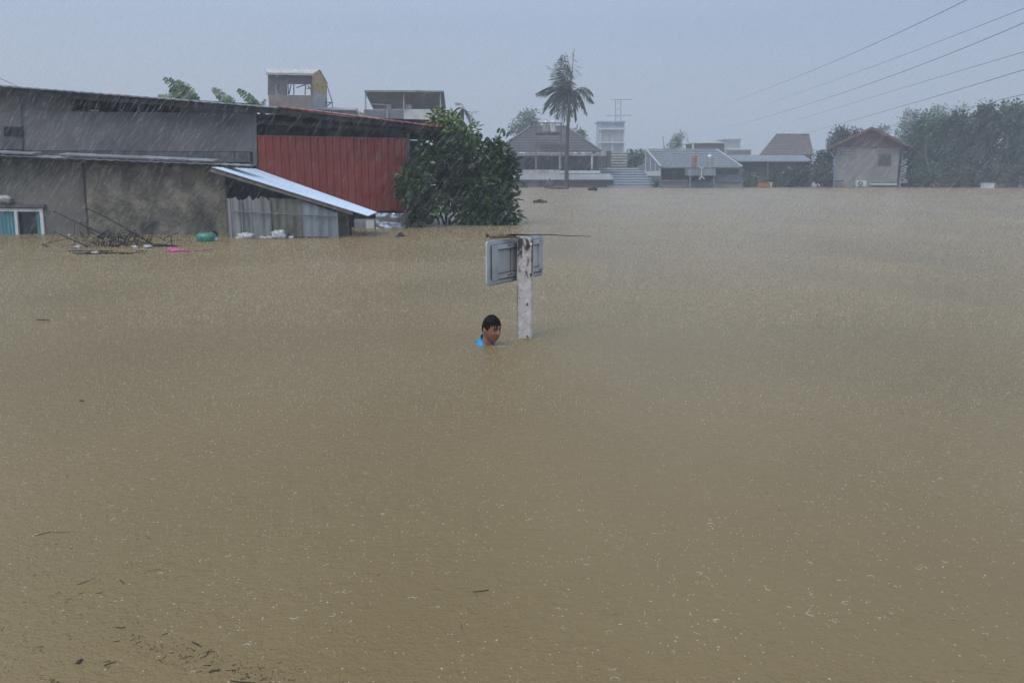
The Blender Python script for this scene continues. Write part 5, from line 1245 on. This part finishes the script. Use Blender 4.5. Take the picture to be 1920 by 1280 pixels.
special('rain_splashes', mb, m_b, 'stuff', False)
# upright muddy splash crowns, too many to count, out to where they blend together
mb = MB(); m_c = mat('splash_crown', (.70,.60,.46), .35, (.46,.385,.28), 9, 2, trans=.3)
def spike(c, w_, h_):
    a = rs_.uniform(0, 2*PI); b = len(mb.v); lx, ly = rs_.uniform(-.5,.5)*h_, rs_.uniform(-.5,.5)*h_
    for k in range(3): mb.v.append((c.x+w_*math.cos(a+k*2.094), c.y+w_*math.sin(a+k*2.094), c.z))
    mb.v.append((c.x+lx, c.y+ly, c.z+h_)); mb.f.extend([(b, b+1, b+3), (b+1, b+2, b+3), (b+2, b, b+3)])
def patchy(Y0, Y1, dens, w_, h_):
    for _ in range(int((.75*(Y1*Y1-Y0*Y0)+6*(Y1-Y0))*dens)):
        Y = math.sqrt(rs_.uniform(Y0*Y0, Y1*Y1)); X = rs_.uniform(-1, 1)*(.75*Y+3); q_ = rs_.random()
        if rs_.random() < .75+.9*noise.noise(Vector((X*.5, Y*.35, 8))): spike(Vector((X, Y, 0)), w_*(.5+q_), h_*rs_.uniform(.3, 1.3))
patchy(3, 5, 400, .0016, .005); patchy(5, 8, 900, .0022, .0080); patchy(8, 14, 1000, .0034, .0115); patchy(14, 26, 300, .0045, .018); patchy(26, 74, 40, .012, .024)
special('splash_crowns', mb, m_c, 'stuff', False)
# small disturbed ripples at the neck and post
mb = MB()
for (cx, cy, r0, n_) in ((HX+.09, HY-.05, .02, 26), (post_c.x, post_c.y-.08, .05, 10)):
    for k in range(n_): dome(Vector((cx+rs_.gauss(0, r0*2), cy+rs_.gauss(0, r0), 0)), rs_.uniform(.002, .0045), 6)
special('splash_foam', mb, m_b, 'stuff', False)

# ------------------------------------------------------------ falling rain: thin slanting drops through the air
mr = bpy.data.materials.new('rain_drop'); mr.use_nodes = True; t = mr.node_tree
d1 = t.nodes.new('ShaderNodeBsdfDiffuse'); d2 = t.nodes.new('ShaderNodeBsdfTranslucent'); b = t.nodes.new('ShaderNodeMixShader')
for q_ in (d1, d2): q_.inputs[0].default_value = (.84,.88,.94,1)
t.links.new(d1.outputs[0], b.inputs[1]); t.links.new(d2.outputs[0], b.inputs[2])
RAIN_A = .20
tr_ = t.nodes.new('ShaderNodeBsdfTransparent'); ms_ = t.nodes.new('ShaderNodeMixShader'); ms_.inputs[0].default_value = RAIN_A
t.links.new(tr_.outputs[0], ms_.inputs[1]); t.links.new(b.outputs[0], ms_.inputs[2]); t.links.new(ms_.outputs[0], t.nodes['Material Output'].inputs[0])
mb = MB(); rr3 = random.Random(77)
fall = Vector((-.62, .05, -.80)).normalized()
for k in range(54000):
    Y = 9+11*rr3.random()**.7 if k % 9 else rr3.uniform(20, 60)
    X = rr3.uniform(-1, 1)*(.72*Y+2); z = rr3.uniform(.1, 1.5+.26*Y)
    l = rr3.uniform(.12, .26)*(Y/14)**.5; wd_ = rr3.uniform(.0007, .0015)*max(1, Y/14)**.6
    a = Vector((X, Y, z)); b_ = a+(fall+Vector((rr3.gauss(0,.04), 0, 0)))*l
    if b_.z < .01: continue
    s_ = Vector((.8, 0, -.6))*wd_; s2 = Vector((0, wd_, 0)); m_ = a.lerp(b_, .6); i = len(mb.v)
    mb.v += [tuple(a), tuple(m_+s_), tuple(m_-s_*.5+s2), tuple(m_-s_*.5-s2), tuple(b_)]
    mb.f += [(i, i+1, i+2), (i, i+2, i+3), (i, i+3, i+1), (i+4, i+2, i+1), (i+4, i+3, i+2), (i+4, i+1, i+3)]
special('falling_rain', mb, mr, 'stuff')

# ------------------------------------------------------------ haze
hm = bpy.data.materials.new('rain_haze'); hm.use_nodes = True; t = hm.node_tree; t.nodes.clear()
o_ = t.nodes.new('ShaderNodeOutputMaterial'); v_ = t.nodes.new('ShaderNodeVolumePrincipled')
v_.inputs['Color'].default_value = (.86,.92,1,1); v_.inputs['Density'].default_value = HAZE; v_.inputs['Anisotropy'].default_value = 0.0
t.links.new(v_.outputs[0], o_.inputs['Volume'])
mb = MB(); mb.box((0, 430, 11.0), (2000, 1000, 29.6)); hz = special('haze', mb, hm, 'stuff')
